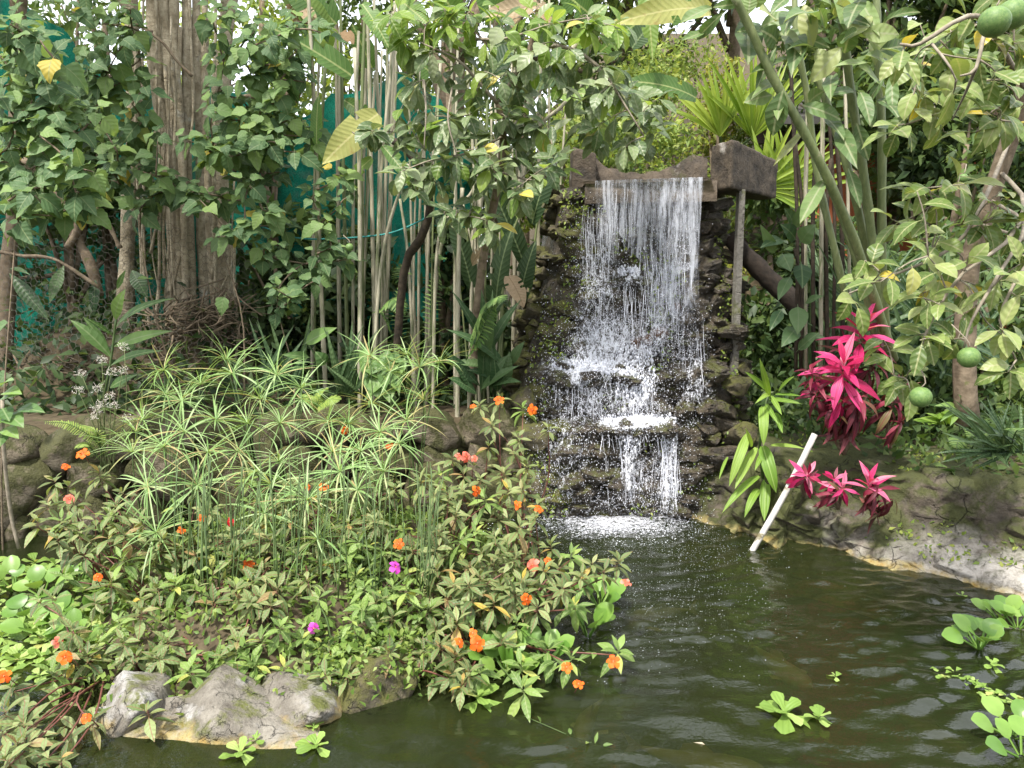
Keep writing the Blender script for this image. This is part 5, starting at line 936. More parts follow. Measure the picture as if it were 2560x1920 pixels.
# ================================================================== cordyline
def cordy(label, base, heads, cat='cordyline'):
    o = thing('cordyline', base, label, cat, 'cordylines on the bank'); mb = MB()
    for (px, py, Y, kind, n, s, i0, i1, ax) in heads:
        c = at(px, py, Y); stem_to(mb, base, c, .012, .006, .1); rosette(LM[kind], o, c, int(n * 1.3), s * rnd(1.05, 1.35), i0, i1, Vector(ax), .5, rise=.007)
    mb.build('stem', M_bark2, o); return o
UP = (0, -.35, .9)
cordy('large cordyline with bright pink top leaves and maroon skirt', at(2110, 1135, 4.35), [(2150, 860, 4.25, 'pink', 14, 1.0, -5, 75, UP), (2105, 950, 4.15, 'pink', 15, 1.05, -20, 70, (-.2, -.5, .8)), (2045, 965, 4.2, 'mar', 14, .75, -20, 60, (-.5, -.4, .7)), (2055, 1010, 4.2, 'mar', 14, .8, -35, 50, (-.5, -.5, .5)), (2100, 1010, 4.1, 'pink', 5, .85, -70, -20, (0, -.6, .7)), (2170, 930, 4.25, 'mar', 14, .85, -30, 60, (.4, -.3, .8)), (2130, 1050, 4.15, 'mar', 20, .9, -75, 10, (0, -.5, .8)), (2080, 1060, 4.2, 'mar', 16, .8, -75, 10, (-.2, -.5, .8)), (2110, 900, 4.3, 'mar', 9, .8, 0, 70, UP), (2180, 890, 4.3, 'mar', 8, .75, -5, 60, (.4, -.3, .8))])
cordy('small maroon cordyline at the side of the large pink one', at(2225, 1120, 4.3), [(2225, 1030, 4.2, 'mar', 16, .8, -30, 70, (.2, -.4, .9)), (2235, 1080, 4.15, 'mar', 10, .7, -75, -10, (.2, -.5, .8)), (2235, 990, 4.25, 'mar', 8, .7, 0, 80, (.3, -.3, .9))])
cordy('small spiky crimson cordyline against the white pole', at(2010, 1240, 4.2), [(2008, 1195, 4.1, 'pink', 9, .55, -40, 60, (0, -.9, .5)), (2008, 1200, 4.1, 'mar', 9, .55, -60, 50, (0, -.9, .4))])
cordy('crimson cordyline in the middle of the bank face', at(2095, 1270, 4.15), [(2085, 1205, 4.05, 'pink', 7, .55, -30, 70, (-.3, -.8, .6)), (2100, 1225, 4.0, 'pink', 6, .6, -40, 40, (.1, -.9, .4)), (2080, 1240, 4.05, 'mar', 12, .65, -70, 40, (0, -.8, .5))])
cordy('crimson cordyline with three upright blades and withered leaves below', at(2180, 1285, 4.1), [(2168, 1225, 3.95, 'pink', 8, .8, 25, 85, (0, -.35, .95)), (2175, 1250, 3.95, 'mar', 14, .8, -80, 10, (0, -.6, .6)), (2210, 1270, 3.95, 'mar', 10, .8, -85, -30, (.3, -.5, .7))])

# ================================================================== palm grass on the bank by the waterfall, white pole
pg = thing('palm_grass', at(1915, 1200, 4.5), 'bright green strap-leaved grass between the waterfall and the white pole', 'grass plant'); mb = MB()
for (a, b, w, k) in [((555, 850), (405, 725), 46, 'pgs'), ((560, 880), (500, 640), 40, 'pgs'), ((620, 850), (720, 755), 40, 'pgs'), ((522, 945), (525, 1195), 62, 'pg'), ((600, 985), (645, 1115), 46, 'pg'), ((430, 1115), (308, 1450), 66, 'pg'), ((480, 1205), (345, 1465), 66, 'pg'), ((500, 1385), (265, 1615), 54, 'pg'), ((520, 1195), (605, 1490), 84, 'pg'), ((540, 1405), (530, 1665), 80, 'pg'), ((500, 1465), (405, 1645), 50, 'pg'), ((570, 1190), (785, 1212), 28, 'pgs'), ((300, 1265), (245, 1405), 24, 'pg'), ((560, 900), (770, 930), 28, 'pgs'), ((560, 890), (470, 930), 30, 'pg'), ((570, 880), (640, 1000), 40, 'pg'), ((600, 870), (760, 880), 26, 'pgs'), ((540, 930), (620, 1060), 36, 'pg'), ((450, 1200), (410, 1080), 30, 'pgs'), ((520, 1250), (470, 1350), 36, 'pg')]:
    leaf2(LM[k], pg, cr(6, *a), cr(6, *b), 4.45, 4.3, w / 2.514, .25, .040, .2)
for a, b in [((555, 880), (520, 1000)), ((520, 1000), (500, 1210)), ((500, 1210), (520, 1400)), ((520, 1400), (540, 1560))]: mb.tube([at(*cr(6, *a), 4.47), at(*cr(6, *b), 4.47)], .008, 6)
mb.build('stem', M_stemg, pg)
M_whitep = plainmat('painted_pole', (.38, .365, .33), (.60, .58, .54), 16, .65, .6, .3, third=((.15, .13, .07), .53))
a = at(2037, 1085, 4.22); b = onz(1882, 1374, 0.0); b = b + (b - a).normalized() * .2; mb = MB(); mb.tube([a.lerp(b, k / 12) + Vector((.012 * math.sin(k * .33), 0, 0)) for k in range(13)], .017, 12, .06)
tag(mb.build('white_pole', M_whitep, None, b), 'thin white pole leaning from the bank into the pond', 'pole')

# ================================================================== broad strap plants and seedling gingers at the rear
def leafy(name, label, cat, base, leaves, stem=None, kind='lan', L=.25, W=.045, mat=None, group=None, tilt=.3):
    o = thing(name, base, label, cat, group); mb = MB()
    for q in leaves:
        p0, p1, w, Y0, Y1 = q[:5]; leaf2(LM[q[5] if len(q) > 5 else kind], o, p0, p1, Y0, Y1, w, L, W, tilt)
    if stem:
        for pts, r in stem: mb.tube(curve_pts([at(*p) for p in pts], 10), r, 6)
        mb.build('stem', mat or M_stemg, o)
    return o
q4 = lambda x, y: cr(4, x, y)
leafy('ginger_seedling', 'young ginger shoot with fresh green blades, in front of the wire netting', 'ginger', at(270, 1000, 5.2), [(q4(725, 455), q4(1100, 265), 24, 5.15, 5.0), (q4(715, 570), q4(1085, 470), 32, 5.15, 5.0), (q4(695, 690), q4(1025, 595), 28, 5.1, 4.95), (q4(690, 830), q4(865, 745), 26, 5.05, 4.95), (q4(725, 400), q4(790, 205), 32, 5.1, 5.0), (q4(735, 210), q4(790, 85), 16, 5.1, 5.05), (q4(700, 640), q4(440, 400), 34, 5.2, 5.2), (q4(690, 600), q4(520, 380), 24, 5.25, 5.2), (q4(710, 500), q4(530, 385), 16, 5.15, 5.0)], [([(*q4(730, 390), 5.1), (*q4(715, 520), 5.12), (*q4(690, 700), 5.12), (*q4(650, 900), 5.15), (*q4(640, 1000), 5.2)], .008)], tilt=.25)
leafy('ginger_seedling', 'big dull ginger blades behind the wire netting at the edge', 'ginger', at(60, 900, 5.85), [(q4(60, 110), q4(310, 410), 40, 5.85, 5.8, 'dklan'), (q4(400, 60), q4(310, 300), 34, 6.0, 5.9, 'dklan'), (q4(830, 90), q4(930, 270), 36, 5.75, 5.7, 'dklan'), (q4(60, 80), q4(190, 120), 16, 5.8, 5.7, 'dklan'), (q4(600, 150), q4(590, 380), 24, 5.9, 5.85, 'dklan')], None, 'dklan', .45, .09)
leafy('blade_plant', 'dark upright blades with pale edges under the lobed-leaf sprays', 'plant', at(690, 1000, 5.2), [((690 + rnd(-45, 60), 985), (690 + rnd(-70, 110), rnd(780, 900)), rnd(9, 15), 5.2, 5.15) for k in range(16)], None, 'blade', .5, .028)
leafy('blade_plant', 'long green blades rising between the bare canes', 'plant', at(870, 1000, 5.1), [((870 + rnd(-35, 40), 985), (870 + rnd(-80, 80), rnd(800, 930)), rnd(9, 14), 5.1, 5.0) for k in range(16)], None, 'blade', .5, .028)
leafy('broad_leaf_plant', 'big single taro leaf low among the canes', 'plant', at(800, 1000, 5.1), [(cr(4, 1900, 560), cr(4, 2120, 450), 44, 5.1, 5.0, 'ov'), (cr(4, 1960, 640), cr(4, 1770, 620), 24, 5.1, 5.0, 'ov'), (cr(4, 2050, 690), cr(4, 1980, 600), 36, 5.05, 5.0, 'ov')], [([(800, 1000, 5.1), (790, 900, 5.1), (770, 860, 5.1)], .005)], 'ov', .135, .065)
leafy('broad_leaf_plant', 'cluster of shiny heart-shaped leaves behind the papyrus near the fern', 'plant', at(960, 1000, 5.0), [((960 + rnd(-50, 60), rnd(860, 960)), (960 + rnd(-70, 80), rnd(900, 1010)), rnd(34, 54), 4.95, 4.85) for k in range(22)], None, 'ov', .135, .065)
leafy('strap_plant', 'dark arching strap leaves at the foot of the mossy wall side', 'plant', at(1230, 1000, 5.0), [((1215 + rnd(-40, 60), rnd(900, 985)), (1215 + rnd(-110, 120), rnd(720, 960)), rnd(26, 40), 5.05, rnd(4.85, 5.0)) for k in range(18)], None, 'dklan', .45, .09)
lp = leafy('broad_leaf_plant', 'broad-leaved shoot on a thin pale stem at the edge of the pond', 'plant', at(55, 1360, 3.75), [(cr(4, 20, 860), cr(4, 140, 870), 40, 3.7, 3.6), (cr(4, 100, 960), cr(4, 285, 985), 44, 3.7, 3.6), (cr(4, 40, 1000), cr(4, 150, 1080), 50, 3.7, 3.6), (cr(4, 10, 950), cr(4, 60, 1040), 50, 3.7, 3.6), (cr(4, 0, 900), cr(4, 130, 870), 44, 3.7, 3.6), (cr(4, 20, 1080), cr(4, 120, 1150), 40, 3.7, 3.6), (cr(4, 10, 1100), cr(4, 0, 1200), 40, 3.7, 3.6), (cr(4, 0, 1000), cr(4, -90, 1060), 50, 3.7, 3.6), (cr(4, 0, 820), cr(4, 90, 780), 36, 3.7, 3.6)], [([(*cr(4, 15, 900), 3.7), (*cr(4, 20, 1150), 3.7), (*cr(4, 40, 1400), 3.72), (*cr(4, 75, 1659), 3.75), (*cr(7, 120, 280), 3.75)], .009)], 'ov', .135, .065, mat=M_twig)
leafy('strap_plant', 'arching strap leaves under the hanging green fruit on the bank', 'plant', at(2330, 1120, 4.2), [((2340 + rnd(-30, 40), 1060), (2340 + rnd(-80, 60), rnd(1010, 1060)), rnd(12, 18), 4.15, 4.05, 'pgs') for k in range(9)] + [((2400, 1020), (2405, 910), 16, 4.2, 4.2, 'pgs'), ((2412, 1040), (2418, 880), 20, 4.2, 4.2, 'pgs')], None, 'pgs', .25, .040)
leafy('weedy_sprig', 'fresh green sprig of pointed leaves before the strap plant', 'plant', at(2400, 1080, 4.0), [((2395, 1025), (2395 + dx, 1025 + dy), 18, 4.0, 3.9) for dx, dy in ((-60, -10), (50, -18), (-20, 40), (45, 25), (0, -40), (-45, 30))], [([(2395, 1025, 4.0), (2400, 1080, 4.0)], .003)], 'ov', .135, .065)
leafy('grassy_clump', 'arching grass tuft on the bank edge under the citrus fruit', 'grass plant', at(2520, 1140, 3.7), [((2510 + rnd(-40, 60), 1130), (2480 + rnd(-160, 120), rnd(990, 1180)), rnd(6, 12), 3.7, rnd(3.5, 3.8)) for k in range(60)], None, 'blade', .5, .028)
leafy('grassy_clump', 'thin reedy grass behind the cordyline under the canes', 'grass plant', at(2330, 900, 4.9), [((2200 + rnd(-200, 330), rnd(880, 960)), (2200 + rnd(-260, 360), rnd(560, 840)), rnd(7, 16), rnd(4.6, 5.3), rnd(4.5, 5.2)) for k in range(120)], None, 'blade', .5, .028)

# ================================================================== papyrus
def papyrus(label, base, heads, s=1.0):
    o = thing('papyrus_clump', base, label, 'papyrus', 'papyrus clumps in the bed')
    for px, py, Y in heads:
        c = at(px, py, Y); b = Vector(base) + Vector((rnd(-.12, .12), rnd(-.1, .1), 0)); b = Vector((lerp(b.x, c.x, .45), lerp(b.y, c.y, .3), b.z)); mb = MB(); stem_to(mb, b, c, .0042, .0028, .05, 8, 5); st = mb.build('stem', M_stemg, o, b)
        n = random.randint(20, 28); ph = rnd(0, 6); tl = Vector((rnd(-.5, .5), rnd(-.6, .25), 1)).normalized(); k = s * rnd(.8, 1.3)
        a = tl.orthogonal().normalized(); bb = tl.cross(a)
        for i in range(n):
            th = ph + i * 6.283 / n * (1 if i % 2 else 1.0) + rnd(-.15, .15); inc = R(rnd(0, 66) if i % 3 else rnd(-25, 30)); out = a * math.cos(th) + bb * math.sin(th); d = out * math.cos(inc) + tl * math.sin(inc)
            put(LM['pap'], st, c, d, tl, k * rnd(.7, 1.2), rnd(.8, 1.25))
    return o
def hy(y): return float(np.interp(y, [880, 1000, 1130, 1220, 1350], [4.25, 4.1, 3.75, 3.5, 3.2]))
H1 = [(581, 934), (565, 899), (692, 938), (652, 998), (593, 1129), (700, 1058), (696, 1153), (680, 1213), (752, 970), (752, 998), (819, 1054), (620, 1060), (540, 1050), (640, 1180), (660, 1284)]
H2 = [(340, 1080), (410, 926), (501, 962), (414, 986), (453, 1002), (358, 1050), (410, 1117), (370, 1217), (493, 1213), (460, 1080), (330, 1130), (390, 1332), (520, 1130)]
H3 = [(926, 890), (1017, 887), (1049, 918), (1100, 906), (975, 930), (1017, 1050), (1060, 1000)]
H4 = [(950, 1080), (894, 1225), (997, 1109), (902, 1129), (795, 1347), (870, 1060), (850, 1180), (930, 1010), (830, 1130), (770, 1250), (960, 1180)]
papyrus('tallest papyrus clump in the middle of the bed before the fig roots', (-1.15, 3.9, .2), [(x, y, hy(y)) for x, y in H1]); papyrus('papyrus clump next to the fluffy seed heads', (-1.75, 3.85, .2), [(x, y, hy(y)) for x, y in H2])
papyrus('fresh green papyrus clump in front of the ladder-like fern', (-.62, 4.45, .2), [(x, y, hy(y) + .1) for x, y in H3]); papyrus('papyrus clump just behind the magenta flowers', (-.65, 3.75, .22), [(x, y, hy(y)) for x, y in H4])
mb = MB()
rs = thing('rush_stems', (-.9, 3.6, .2), 'dark green leafless rush stems standing in the middle of the bed', 'rushes')
for k in range(150):
    px = random.choice([random.gauss(600, 60), random.gauss(720, 60), random.gauss(880, 60), random.gauss(500, 60), random.gauss(1060, 25)]); b = onz(px, rnd(1400, 1500), .22); t_ = at(px + rnd(-30, 40), rnd(1130, 1330), b.y + rnd(-.02, .25)); stem_to(mb, b, t_, .0030, .0022, .03, 4, 4)
o = mb.build('stem', M_stemg, rs); o['kind'] = 'stuff'

# ================================================================== impatiens
SEEDS = [  # base pixel, label
 (60, 1760, 'overhanging impatiens trailing over the water in the near corner, one orange flower'), (170, 1640, 'impatiens with two stacked orange flowers beside the floating lettuce'), (190, 1260, 'impatiens with two orange flowers near the small fern, red stems'),
 (330, 1450, 'olive leaved impatiens between the lettuce raft and the rushes'), (300, 1700, 'impatiens leaning over the pale pointed rock, red twigs'), (470, 1660, 'silvery impatiens with pointed leaves over the long pale boulder'), (450, 1380, 'impatiens with two orange flowers among the rush stems'),
 (560, 1540, 'impatiens with a bright red flower in the middle of the bed'), (680, 1430, 'impatiens with a small yellow orange flower amid the bed'), (790, 1600, 'fresh green impatiens with a lone magenta flower near the front edge'), (800, 1270, 'impatiens with small orange flowers inside the papyrus'),
 (960, 1500, 'fresh green impatiens with a magenta and an orange flower by the rushes'), (920, 1170, 'impatiens with two orange flowers behind the papyrus heads'), (1180, 1160, 'tall impatiens with a chain of coral flowers against the waterfall spray'), (1320, 1120, 'tallest impatiens, orange flower at its top, touching the waterfall'),
 (1130, 1330, 'impatiens with one orange flower in the middle of the tall row'), (1320, 1340, 'impatiens with two orange flowers beside the foaming water'), (1180, 1480, 'dense flowerless impatiens in the shade at the bed side'), (1380, 1480, 'impatiens with coral and orange flowers leaning to the pond'), (1540, 1470, 'impatiens branch with one pale coral flower reaching out over the pond'),
 (1180, 1640, 'impatiens with three orange flowers in a cluster'), (1340, 1650, 'pale yellowish impatiens among the floating leaves at the bed tip'), (1440, 1690, 'impatiens with two bright orange flowers just over the water'), (1535, 1640, 'outermost impatiens sprig with one orange flower over open water'), (1030, 1680, 'leafy impatiens above the moss at the front of the bed'), (700, 1720, 'green impatiens sprawling over the brown edging rock')]
FL = [(164, 1166, 'orange'), (206, 1134, 'orange'), (862, 1076, 'orange'), (972, 1113, 'orange'), (1182, 1015, 'orange'), (1248, 1000, 'orange'), (1331, 1025, 'orange'), (1148, 1140, 'coral'), (1166, 1142, 'coral'), (1186, 1146, 'coral'), (1192, 1229, 'orange'), (1294, 1263, 'orange'), (1347, 1273, 'orange'), (997, 1360, 'orange'), (989, 1418, 'magenta'), (784, 1571, 'magenta'), (575, 1305, 'red'), (506, 1294, 'orange'), (454, 1325, 'orange'), (622, 1412, 'orange'), (810, 1217, 'orange'), (769, 1217, 'orange'), (1331, 1412, 'coral'), (1371, 1402, 'orange'), (1564, 1455, 'coral'), (1316, 1498, 'orange'), (1149, 1606, 'orange'), (1182, 1583, 'orange'), (1193, 1608, 'orange'), (1417, 1668, 'orange'), (1446, 1710, 'orange'), (1533, 1654, 'orange'), (162, 1643, 'orange'), (145, 1606, 'coral'), (9, 1691, 'orange'), (174, 1247, 'coral'), (245, 1442, 'orange'), (215, 1795, 'orange')]
T7 = [(300, 30), (500, 210), (480, 20), (780, 390), (950, 370), (1310, 330), (880, 730), (1110, 660), (1340, 660), (1480, 560), (1420, 850), (1270, 790), (1200, 1080), (1000, 990), (670, 910), (940, 1350), (580, 1390), (90, 1180), (2000, 620), (1850, 620), (2080, 1000), (1780, 1060), (1520, 180), (2100, 440), (40, 1340), (160, 1420), (100, 1560), (300, 1600), (180, 1530), (330, 1100), (420, 980), (1050, 900), (760, 780), (1560, 760), (1650, 900), (1700, 760), (1900, 880), (1900, 1020), (1600, 1040), (460, 820), (600, 640), (700, 520), (330, 620), (250, 620), (420, 480), (1150, 450), (1230, 560), (1000, 560), (60, 1640), (20, 1460), (380, 1640), (240, 150), (400, 130), (600, 120), (680, 240), (840, 120), (860, 240), (540, 340), (1000, 250), (1120, 340), (1450, 420), (1640, 480), (1740, 560), (1620, 620), (900, 620), (780, 900), (1380, 1000), (1480, 980), (560, 1000), (860, 1000)]
T8 = [(60, 170), (190, 620), (430, 570), (510, 430), (350, 420), (400, 290), (810, 420), (660, 340), (850, 200), (990, 120), (1230, 110), (1110, 30), (700, 60), (1160, 220), (1450, 350), (1510, 480), (1740, 390), (1650, 470), (1160, 600), (1290, 440), (1480, 660), (1110, 790), (1300, 950), (610, 810), (440, 850), (520, 970), (880, 1080), (1140, 1060), (770, 1170), (1450, 1010), (1740, 950), (1160, 1190), (800, 650), (880, 500), (100, 480), (80, 760), (230, 850), (330, 740), (560, 690), (680, 620), (740, 780), (960, 420), (1060, 320), (1330, 300), (1390, 560), (950, 620), (1010, 540), (300, 960), (150, 950), (560, 560), (700, 480), (600, 230), (760, 250), (900, 330), (620, 450), (1240, 680), (1380, 420), (60, 620), (270, 640), (340, 560), (480, 780), (640, 920), (160, 560), (1230, 540), (1100, 440), (970, 250), (1580, 400)]
T5 = [(880, 960), (1000, 930), (1150, 990), (1310, 1110), (1120, 1160), (930, 1220), (1100, 1260), (1040, 1400), (770, 1500), (700, 1300), (830, 1350), (1010, 1590), (950, 1080), (520, 1450), (600, 1530), (1240, 1600), (680, 1560), (880, 1430), (1150, 1500), (920, 1560), (1180, 1350), (780, 1400), (640, 1400), (1060, 1500), (850, 1600)]
tips = [cr(7, *p) for p in T7] + [cr(8, *p) for p in T8] + [cr(5, *p) for p in T5]
for k in range(70):                                  # lower shoots filling the clumps
    px, py = rnd(180, 1330), rnd(1330, 1700)
    if px < 330 and py < 1600: continue
    tips.append((px, py))
for k in range(75):
    tips.append((rnd(140, 1150), rnd(1190, 1420)))
def tipY(px, py):
    Yv = float(np.interp(py, [1000, 1150, 1300, 1500, 1700, 1850], [4.25, 3.85, 3.4, 2.95, 2.66, 2.45])) + rnd(-.10, .10)
    return min(Yv, onz(px, py, .07).y)
plants = []
for sx, sy, lab in SEEDS:
    Yb = tipY(sx, sy); p = at(sx, sy, Yb); p.y += .12; bx, by = p.x, p.y
    for _ in range(40):
        if float(poly_sd(BED, np.array([bx]), np.array([by]))[0]) > -.12: bx = lerp(bx, BC[0], .06); by = lerp(by, BC[1], .06)
    o = thing('impatiens', (bx, by, max(.02, float(bed_h(np.array([bx]), np.array([by]))[0]))), lab, 'impatiens', 'impatiens filling the planted bed'); plants.append((sx, sy, o, MB(), 'fresh green' in lab or lab.startswith('green') or 'yellowish' in lab))
def near(px, py): return min(plants, key=lambda q: (q[0] - px) ** 2 + (1.6 * (q[1] - py)) ** 2)
for px, py in tips:
    q = near(px, py); c = at(px, py, tipY(px, py)); stem_to(q[3], WL[q[2].name] + Vector((rnd(-.05, .05), rnd(-.05, .05), 0)), c, .0042, .0024, .16, 7, 5)
    ax = Vector((rnd(-.35, .35), rnd(-.55, .05), 1)); g = q[4] if random.random() < .85 else not q[4]
    rosette(LM['impg' if g else 'imp'], q[2], c, random.randint(8, 11), rnd(.8, 1.2), -28, 62, ax, .5, rise=.0035)
    b = WL[q[2].name]
    for k in range(3): p = b.lerp(c, rnd(.45, .9)); put(LM['impg' if g else 'imp'], q[2], p, Vector((rnd(-1, 1), rnd(-1, .4), rnd(-.5, .3))), Vector((0, -.3, 1)), rnd(.6, 1.0))
for px, py, colr in FL:
    q = near(px, py); Yv = tipY(px, py) - .16; c = at(px, py, Yv)
    stem_to(q[3], c + Vector((rnd(-.02, .02), .05, -.06)), c, .0018, .0014, .1, 4, 4); flower(q[2], c, colr, rnd(.65, 1.2))
for sx, sy, o, mb, g in plants: mb.build('stem', M_stemr if not g else M_stemg, o)

# ================================================================== ground cover, moss, undergrowth (nobody could count it)
def scatter(name, label, cat, pts, nr, L, W, mat, droop=.1):
    V, F_ = leafcloud(np.array(pts), np.array(nr), L, W, rng, droop); return tag(link(name, mesh_from(name, V, F_, mat), Matrix()), label, cat, kind='stuff')
M_gcov = leafmat('ground_cover_leaf', [(0, (.09, .16, .03)), (.5, (.16, .25, .05)), (1, (.27, .34, .09))], island=True, transl=.35)
def spread(n, x0, x1, y0, y1, keep, hf, up):
    x = rng.uniform(x0, x1, n); y = rng.uniform(y0, y1, n); k = keep(x, y); x, y = x[k], y[k]
    return np.stack([x, y, hf(x, y) + rng.uniform(0, up, len(x)) * rng.uniform(0, 1, len(x)) + .01], -1)
P = spread(11000, -2.2, .3, 2.4, 4.65, lambda x, y: poly_sd(BED, x, y) < -.03, bed_h, .14)
pm = onz(925, 1725, 0); mm = rng.normal(size=(900, 3)) * np.array([.11, .09, .05]) + np.array([pm.x, pm.y + .08, .10]); P = np.concatenate([P, mm[mm[:, 2] > .0]])
scatter('ground_cover', 'small bright green ground cover leaves carpeting the planted bed', 'ground cover', P, [(0, -.3, 1)] * len(P), .032, .018, M_gcov)
P = spread(8500, -4.3, 3.6, 5.05, 7.4, lambda x, y: ~((x > .05) & (x < 1.6) & (y < 5.9)), ground_h, .45)   # dark undergrowth behind the wall and under the canes
scatter('undergrowth', 'dark tangled undergrowth on the ground behind the pond', 'undergrowth', P, [(0, -.6, .8)] * len(P), .10, .045, M_crownC)
P = spread(11000, 1.3, 5.0, 3.2, 8.0, lambda x, y: poly_sd(POND, x, y) > .42, ground_h, .4)
scatter('undergrowth', 'mixed green weeds over the top of the stone bank', 'undergrowth', P, [(0, -.6, .8)] * len(P), .08, .034, M_crownA)
P = []; Nn = []
for k in range(5200):                                 # moss and tiny ferns on the wet wall
    z = rnd(.03, 2.1); u = rnd(0, 1); nz_ = float(vnoise(np.array([[u * 5, z * 4, 3.3]]))[0]) + (.55 if u < .16 or u > .9 else 0) + (.3 if z < .5 else 0)
    if nz_ < .34: continue
    x = lerp(xl(z), xr(z), u); P.append((x, Yw(z) + .16 * abs(u * 2 - 1) ** 6 - rnd(.02, .10), z)); Nn.append((0, -1, .6))
scatter('wall_moss', 'bright moss and tiny ferns clinging to the wet waterfall wall', 'moss', P, Nn, .026, .015, M_crownB)
P = []
for k in range(2600):
    i_ = int(rnd(8, 240)); p = pl[i_]; s_ = rnd(.03, .7); P.append((p.x + .75 * s_, p.y + .65 * s_, float(np.interp(s_, prof_s, prof_z)) + rnd(.01, .06)))
P = [p for p in P if vnoise(np.array([[p[0] * 4, p[1] * 4, p[2] * 6]]))[0] > .15]
scatter('bank_moss', 'small weeds and moss dotted over the stone bank', 'moss', P, [(0, -.6, .8)] * len(P), .03, .016, M_crownB)

# ================================================================== floating plants
def lettuce(px, py, label, s=1.0, n=8, group=None, kind='let', z=0.006):
    c = onz(px, py, z); o = thing('water_lettuce' if kind == 'let' else 'water_hyacinth', c, label, 'water lettuce' if kind == 'let' else 'water hyacinth', group)
    if kind == 'let': rosette(LM['let'], o, c, n, s, 4, 55, Vector((rnd(-.1, .1), rnd(-.2, 0), 1)), .5, rise=.002)
    else:
        for k in range(n):
            th = k * 2.4 + rnd(-.3, .3); inc = R(rnd(25, 70)); d = Vector((math.cos(th) * math.cos(inc), math.sin(th) * math.cos(inc), math.sin(inc))); put(LM['hya'], o, c + Vector((d.x, d.y, 0)) * .015, d, Vector((-d.x * .6, -d.y * .6 - .5, .7)), s * rnd(.8, 1.15))
    return o
G1 = 'water lettuce packed beside the bed'
for k in range(60):
    for _ in range(50):
        px, py = rnd(-40, 330), rnd(1395, 1760)
        if py < 1680 - (px - 200) * .3 and not (px > 250 and py > 1600) and not (px < 60 and py < 1390): break
    lettuce(px, py, 'pale green floating water lettuce packed in the raft beside the bed', rnd(.75, 1.15), random.randint(6, 8), G1)
for k in range(9):
    lettuce(rnd(20, 260), rnd(1420, 1620), 'glossy round-leaved water hyacinth standing in the lettuce raft', rnd(.8, 1.1), 7, 'water hyacinths in the raft', 'hya')
lettuce(1960, 1790, 'water lettuce with upright leaves drifting alone on open water', 1.25, 9); lettuce(2045, 1800, 'flat small water lettuce touching the upright lone one', .75, 8); lettuce(2090, 1694, 'tiny three-leaved water lettuce alone in mid pond', .45, 4)
lettuce(2405, 1490, 'tiny water lettuce near the yellow waterline of the bank', .4, 4); lettuce(600, 1890, 'flat water lettuce floating off the broad stone ledge', .85, 9); lettuce(640, 1855, 'tiny pale water lettuce behind the flat one off the ledge', .5, 6); lettuce(790, 1870, 'water lettuce with one upright leaf near the front rocks', .8, 8); lettuce(785, 1822, 'tiny water lettuce close under the mossy rock', .5, 6)
lettuce(1195, 1752, 'large flat water lettuce below the three orange flowers', 1.2, 9); lettuce(1140, 1700, 'water lettuce tucked against the mossy bed front', 1.0, 8)
for px, py, lab in [(1270, 1690, 'broad glossy hyacinth leaves at the tip of the bed'), (1360, 1660, 'glossy hyacinth behind the two bright orange flowers'), (1225, 1650, 'glossy hyacinth right under the orange flower cluster'), (1470, 1590, 'glossy hyacinth at the outer side of the bed'), (1500, 1520, 'glossy hyacinth leaves below the pale coral flower')]: lettuce(px, py, lab, 1.0, 8, None, 'hya')
for px, py, s, n, lab in [(2450, 1620, .9, 10, 'large glossy water hyacinth at the pond edge'), (2500, 1550, .8, 8, 'water hyacinth with cupped leaves behind the large one'), (2545, 1570, .8, 7, 'water hyacinth half cut by the picture border, behind'), (2530, 1840, .85, 5, 'water hyacinth with one big round leaf in the near corner'), (2555, 1890, .8, 6, 'hyacinth leaves in the extreme near corner')]: lettuce(px, py, lab, s, n, None, 'hya')
lettuce(2390, 1585, 'small lettuce wedged beside the large hyacinth', .6, 7); lettuce(2545, 1760, 'pale lettuce cut by the picture border', .7, 7); lettuce(2480, 1665, 'lettuce at the near side of the large hyacinth', .6, 7)
fl = thing('floating_fern', onz(2440, 1720), 'strip of tiny pale floating fern leaves beside the large hyacinth', 'floating fern')
for k in range(46):
    u = random.random(); c = onz(lerp(2345, 2520, u) + rnd(-22, 22), lerp(1675, 1745, u) + rnd(-14, 14), .006); put(LM['let'], fl, c, Vector((rnd(-1, 1), rnd(-1, 1), .15)), Vector((rnd(-.2, .2), rnd(-.2, .2), 1)), rnd(.28, .42))
vine = thing('water_vine', onz(1290, 1790), 'thin vine with small leaves trailing out over the dark water', 'vine'); mb = MB(); c = curve_pts([onz(1310, 1790, .01), onz(1380, 1820, .008), onz(1440, 1845, .006), onz(1520, 1870, .006), onz(1600, 1890, .0)], 20); mb.tube(c, .0014, 4); mb.build('stem', M_stemg, vine)
for i in (9, 12, 13, 14, 3): put(LM['impg'], vine, c[i], Vector((rnd(-1, 1), rnd(-1, 1), .6)), Vector((0, -.5, 1)), .4)

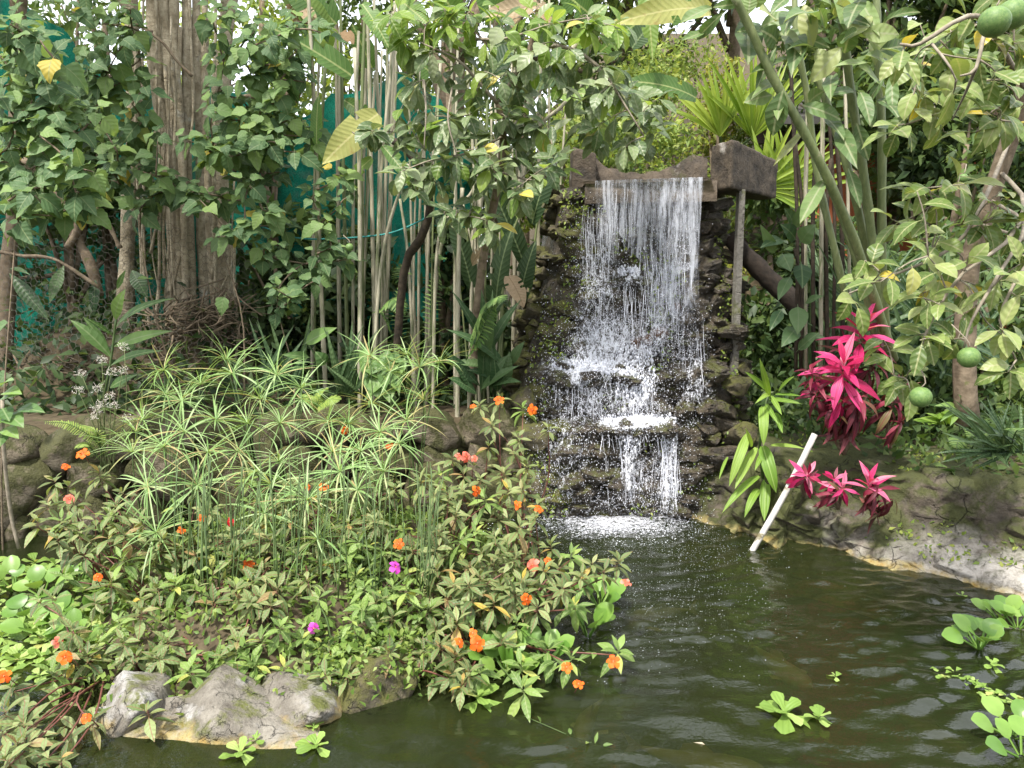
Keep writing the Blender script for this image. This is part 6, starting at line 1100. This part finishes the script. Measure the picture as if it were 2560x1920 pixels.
# ================================================================== weeds with fluffy seed heads
wd_ = thing('seeding_weed', at(270, 1180, 4.3), 'tall dry weed with fluffy white seed heads before the netting', 'weed'); mb = MB(); mf = MB()
for (x, y) in [(640, 650), (700, 730), (780, 570), (510, 740), (610, 830), (640, 930), (600, 1000), (720, 940), (770, 720), (800, 1020), (490, 840), (610, 960), (690, 880)]:
    c = at(*q4(x, y), 4.15 + rnd(-.05, .05)); stem_to(mb, WL[wd_.name] + Vector((rnd(-.06, .06), 0, 0)), c, .004, .0018, .1, 6, 4)
    for k in range(46): d = Vector((rnd(-1, 1), rnd(-1, 1), rnd(-.5, 1))).normalized(); p = c + Vector((rnd(-.025, .025), rnd(-.02, .02), rnd(-.02, .02))); mf.tube([p, p + d * rnd(.008, .02)], [.0010, .0005], 3, cap=False)
mb.build('stem', M_caneg, wd_); mf.build('seed_head', plainmat('seed_fluff', (.55, .50, .42), (.75, .71, .65), 40, .9, .1), wd_)['kind'] = 'stuff'

# ================================================================== koi carp
def koi(px, py, L, rz, zd, colr, label):
    c = onz(px, py, -zd); n = 14; V = []; F_ = []; m = 10
    for i in range(n + 1):
        u = i / n; w = .13 * math.sin(math.pi * u ** .7) ** .8 * (1 - .55 * u) + .012; h = w * 1.05; bend = .06 * math.sin(u * 3.2)
        for k in range(m): th = 2 * math.pi * k / m; V.append((u - .5, bend + w * math.cos(th), h * math.sin(th)))
    for i in range(n):
        for k in range(m): F_.append((i * m + k, i * m + (k + 1) % m, (i + 1) * m + (k + 1) % m, (i + 1) * m + k))
    F_ += [tuple(range(m))[::-1], tuple(n * m + k for k in range(m))]; V = np.array(V) * L; me = mesh_from('body', V, F_, colr); M = Matrix.Translation(c) @ Matrix.Rotation(rz, 4, 'Z')
    o = thing('koi_carp', c, label, 'fish', 'koi carp in the pond'); link('body', me, M, o)
    e = .06 * math.sin(3.2)
    fin = lambda pts, nm: link(nm, mesh_from(nm, np.array(pts) * L, [(0, 1, 2), (0, 2, 3)], colr), M, o)
    fin([(.48, e, 0), (.66, e + .02, .12), (.60, e, .0), (.66, e - .01, -.12)], 'tail_fin'); fin([(-.1, .0, .08), (.02, .01, .17), (.16, .03, .14), (.2, .03, .05)], 'dorsal_fin')
    fin([(-.25, .10, -.03), (-.14, .24, -.04), (-.06, .22, -.04), (-.16, .09, -.03)], 'side_fin'); fin([(-.25, -.10, -.03), (-.14, -.24, -.04), (-.06, -.22, -.04), (-.16, -.09, -.03)], 'side_fin')
M_koip = plainmat('koi_pale', (.48, .38, .26), (.62, .54, .42), 9, .4, .1, third=((.6, .22, .06), .6)); M_koid = plainmat('koi_dark', (.12, .08, .04), (.28, .2, .1), 9, .4, .1)
koi(1760, 1905, .42, 2.75, .075, M_koip, 'pale koi breaking the surface at the near edge'); koi(1955, 1665, .36, 1.9, .075, M_koip, 'pale koi under the ripples above the upright lettuce'); koi(1640, 1545, .40, .5, .10, M_koip, 'tan koi below the surface beside the bed'); koi(1480, 1800, .3, 1.2, .10, M_koip, 'orange tinged koi in the dark water off the bed tip'); koi(2330, 1830, .34, 2.0, .1, M_koid, 'dim brown koi near the corner hyacinth')
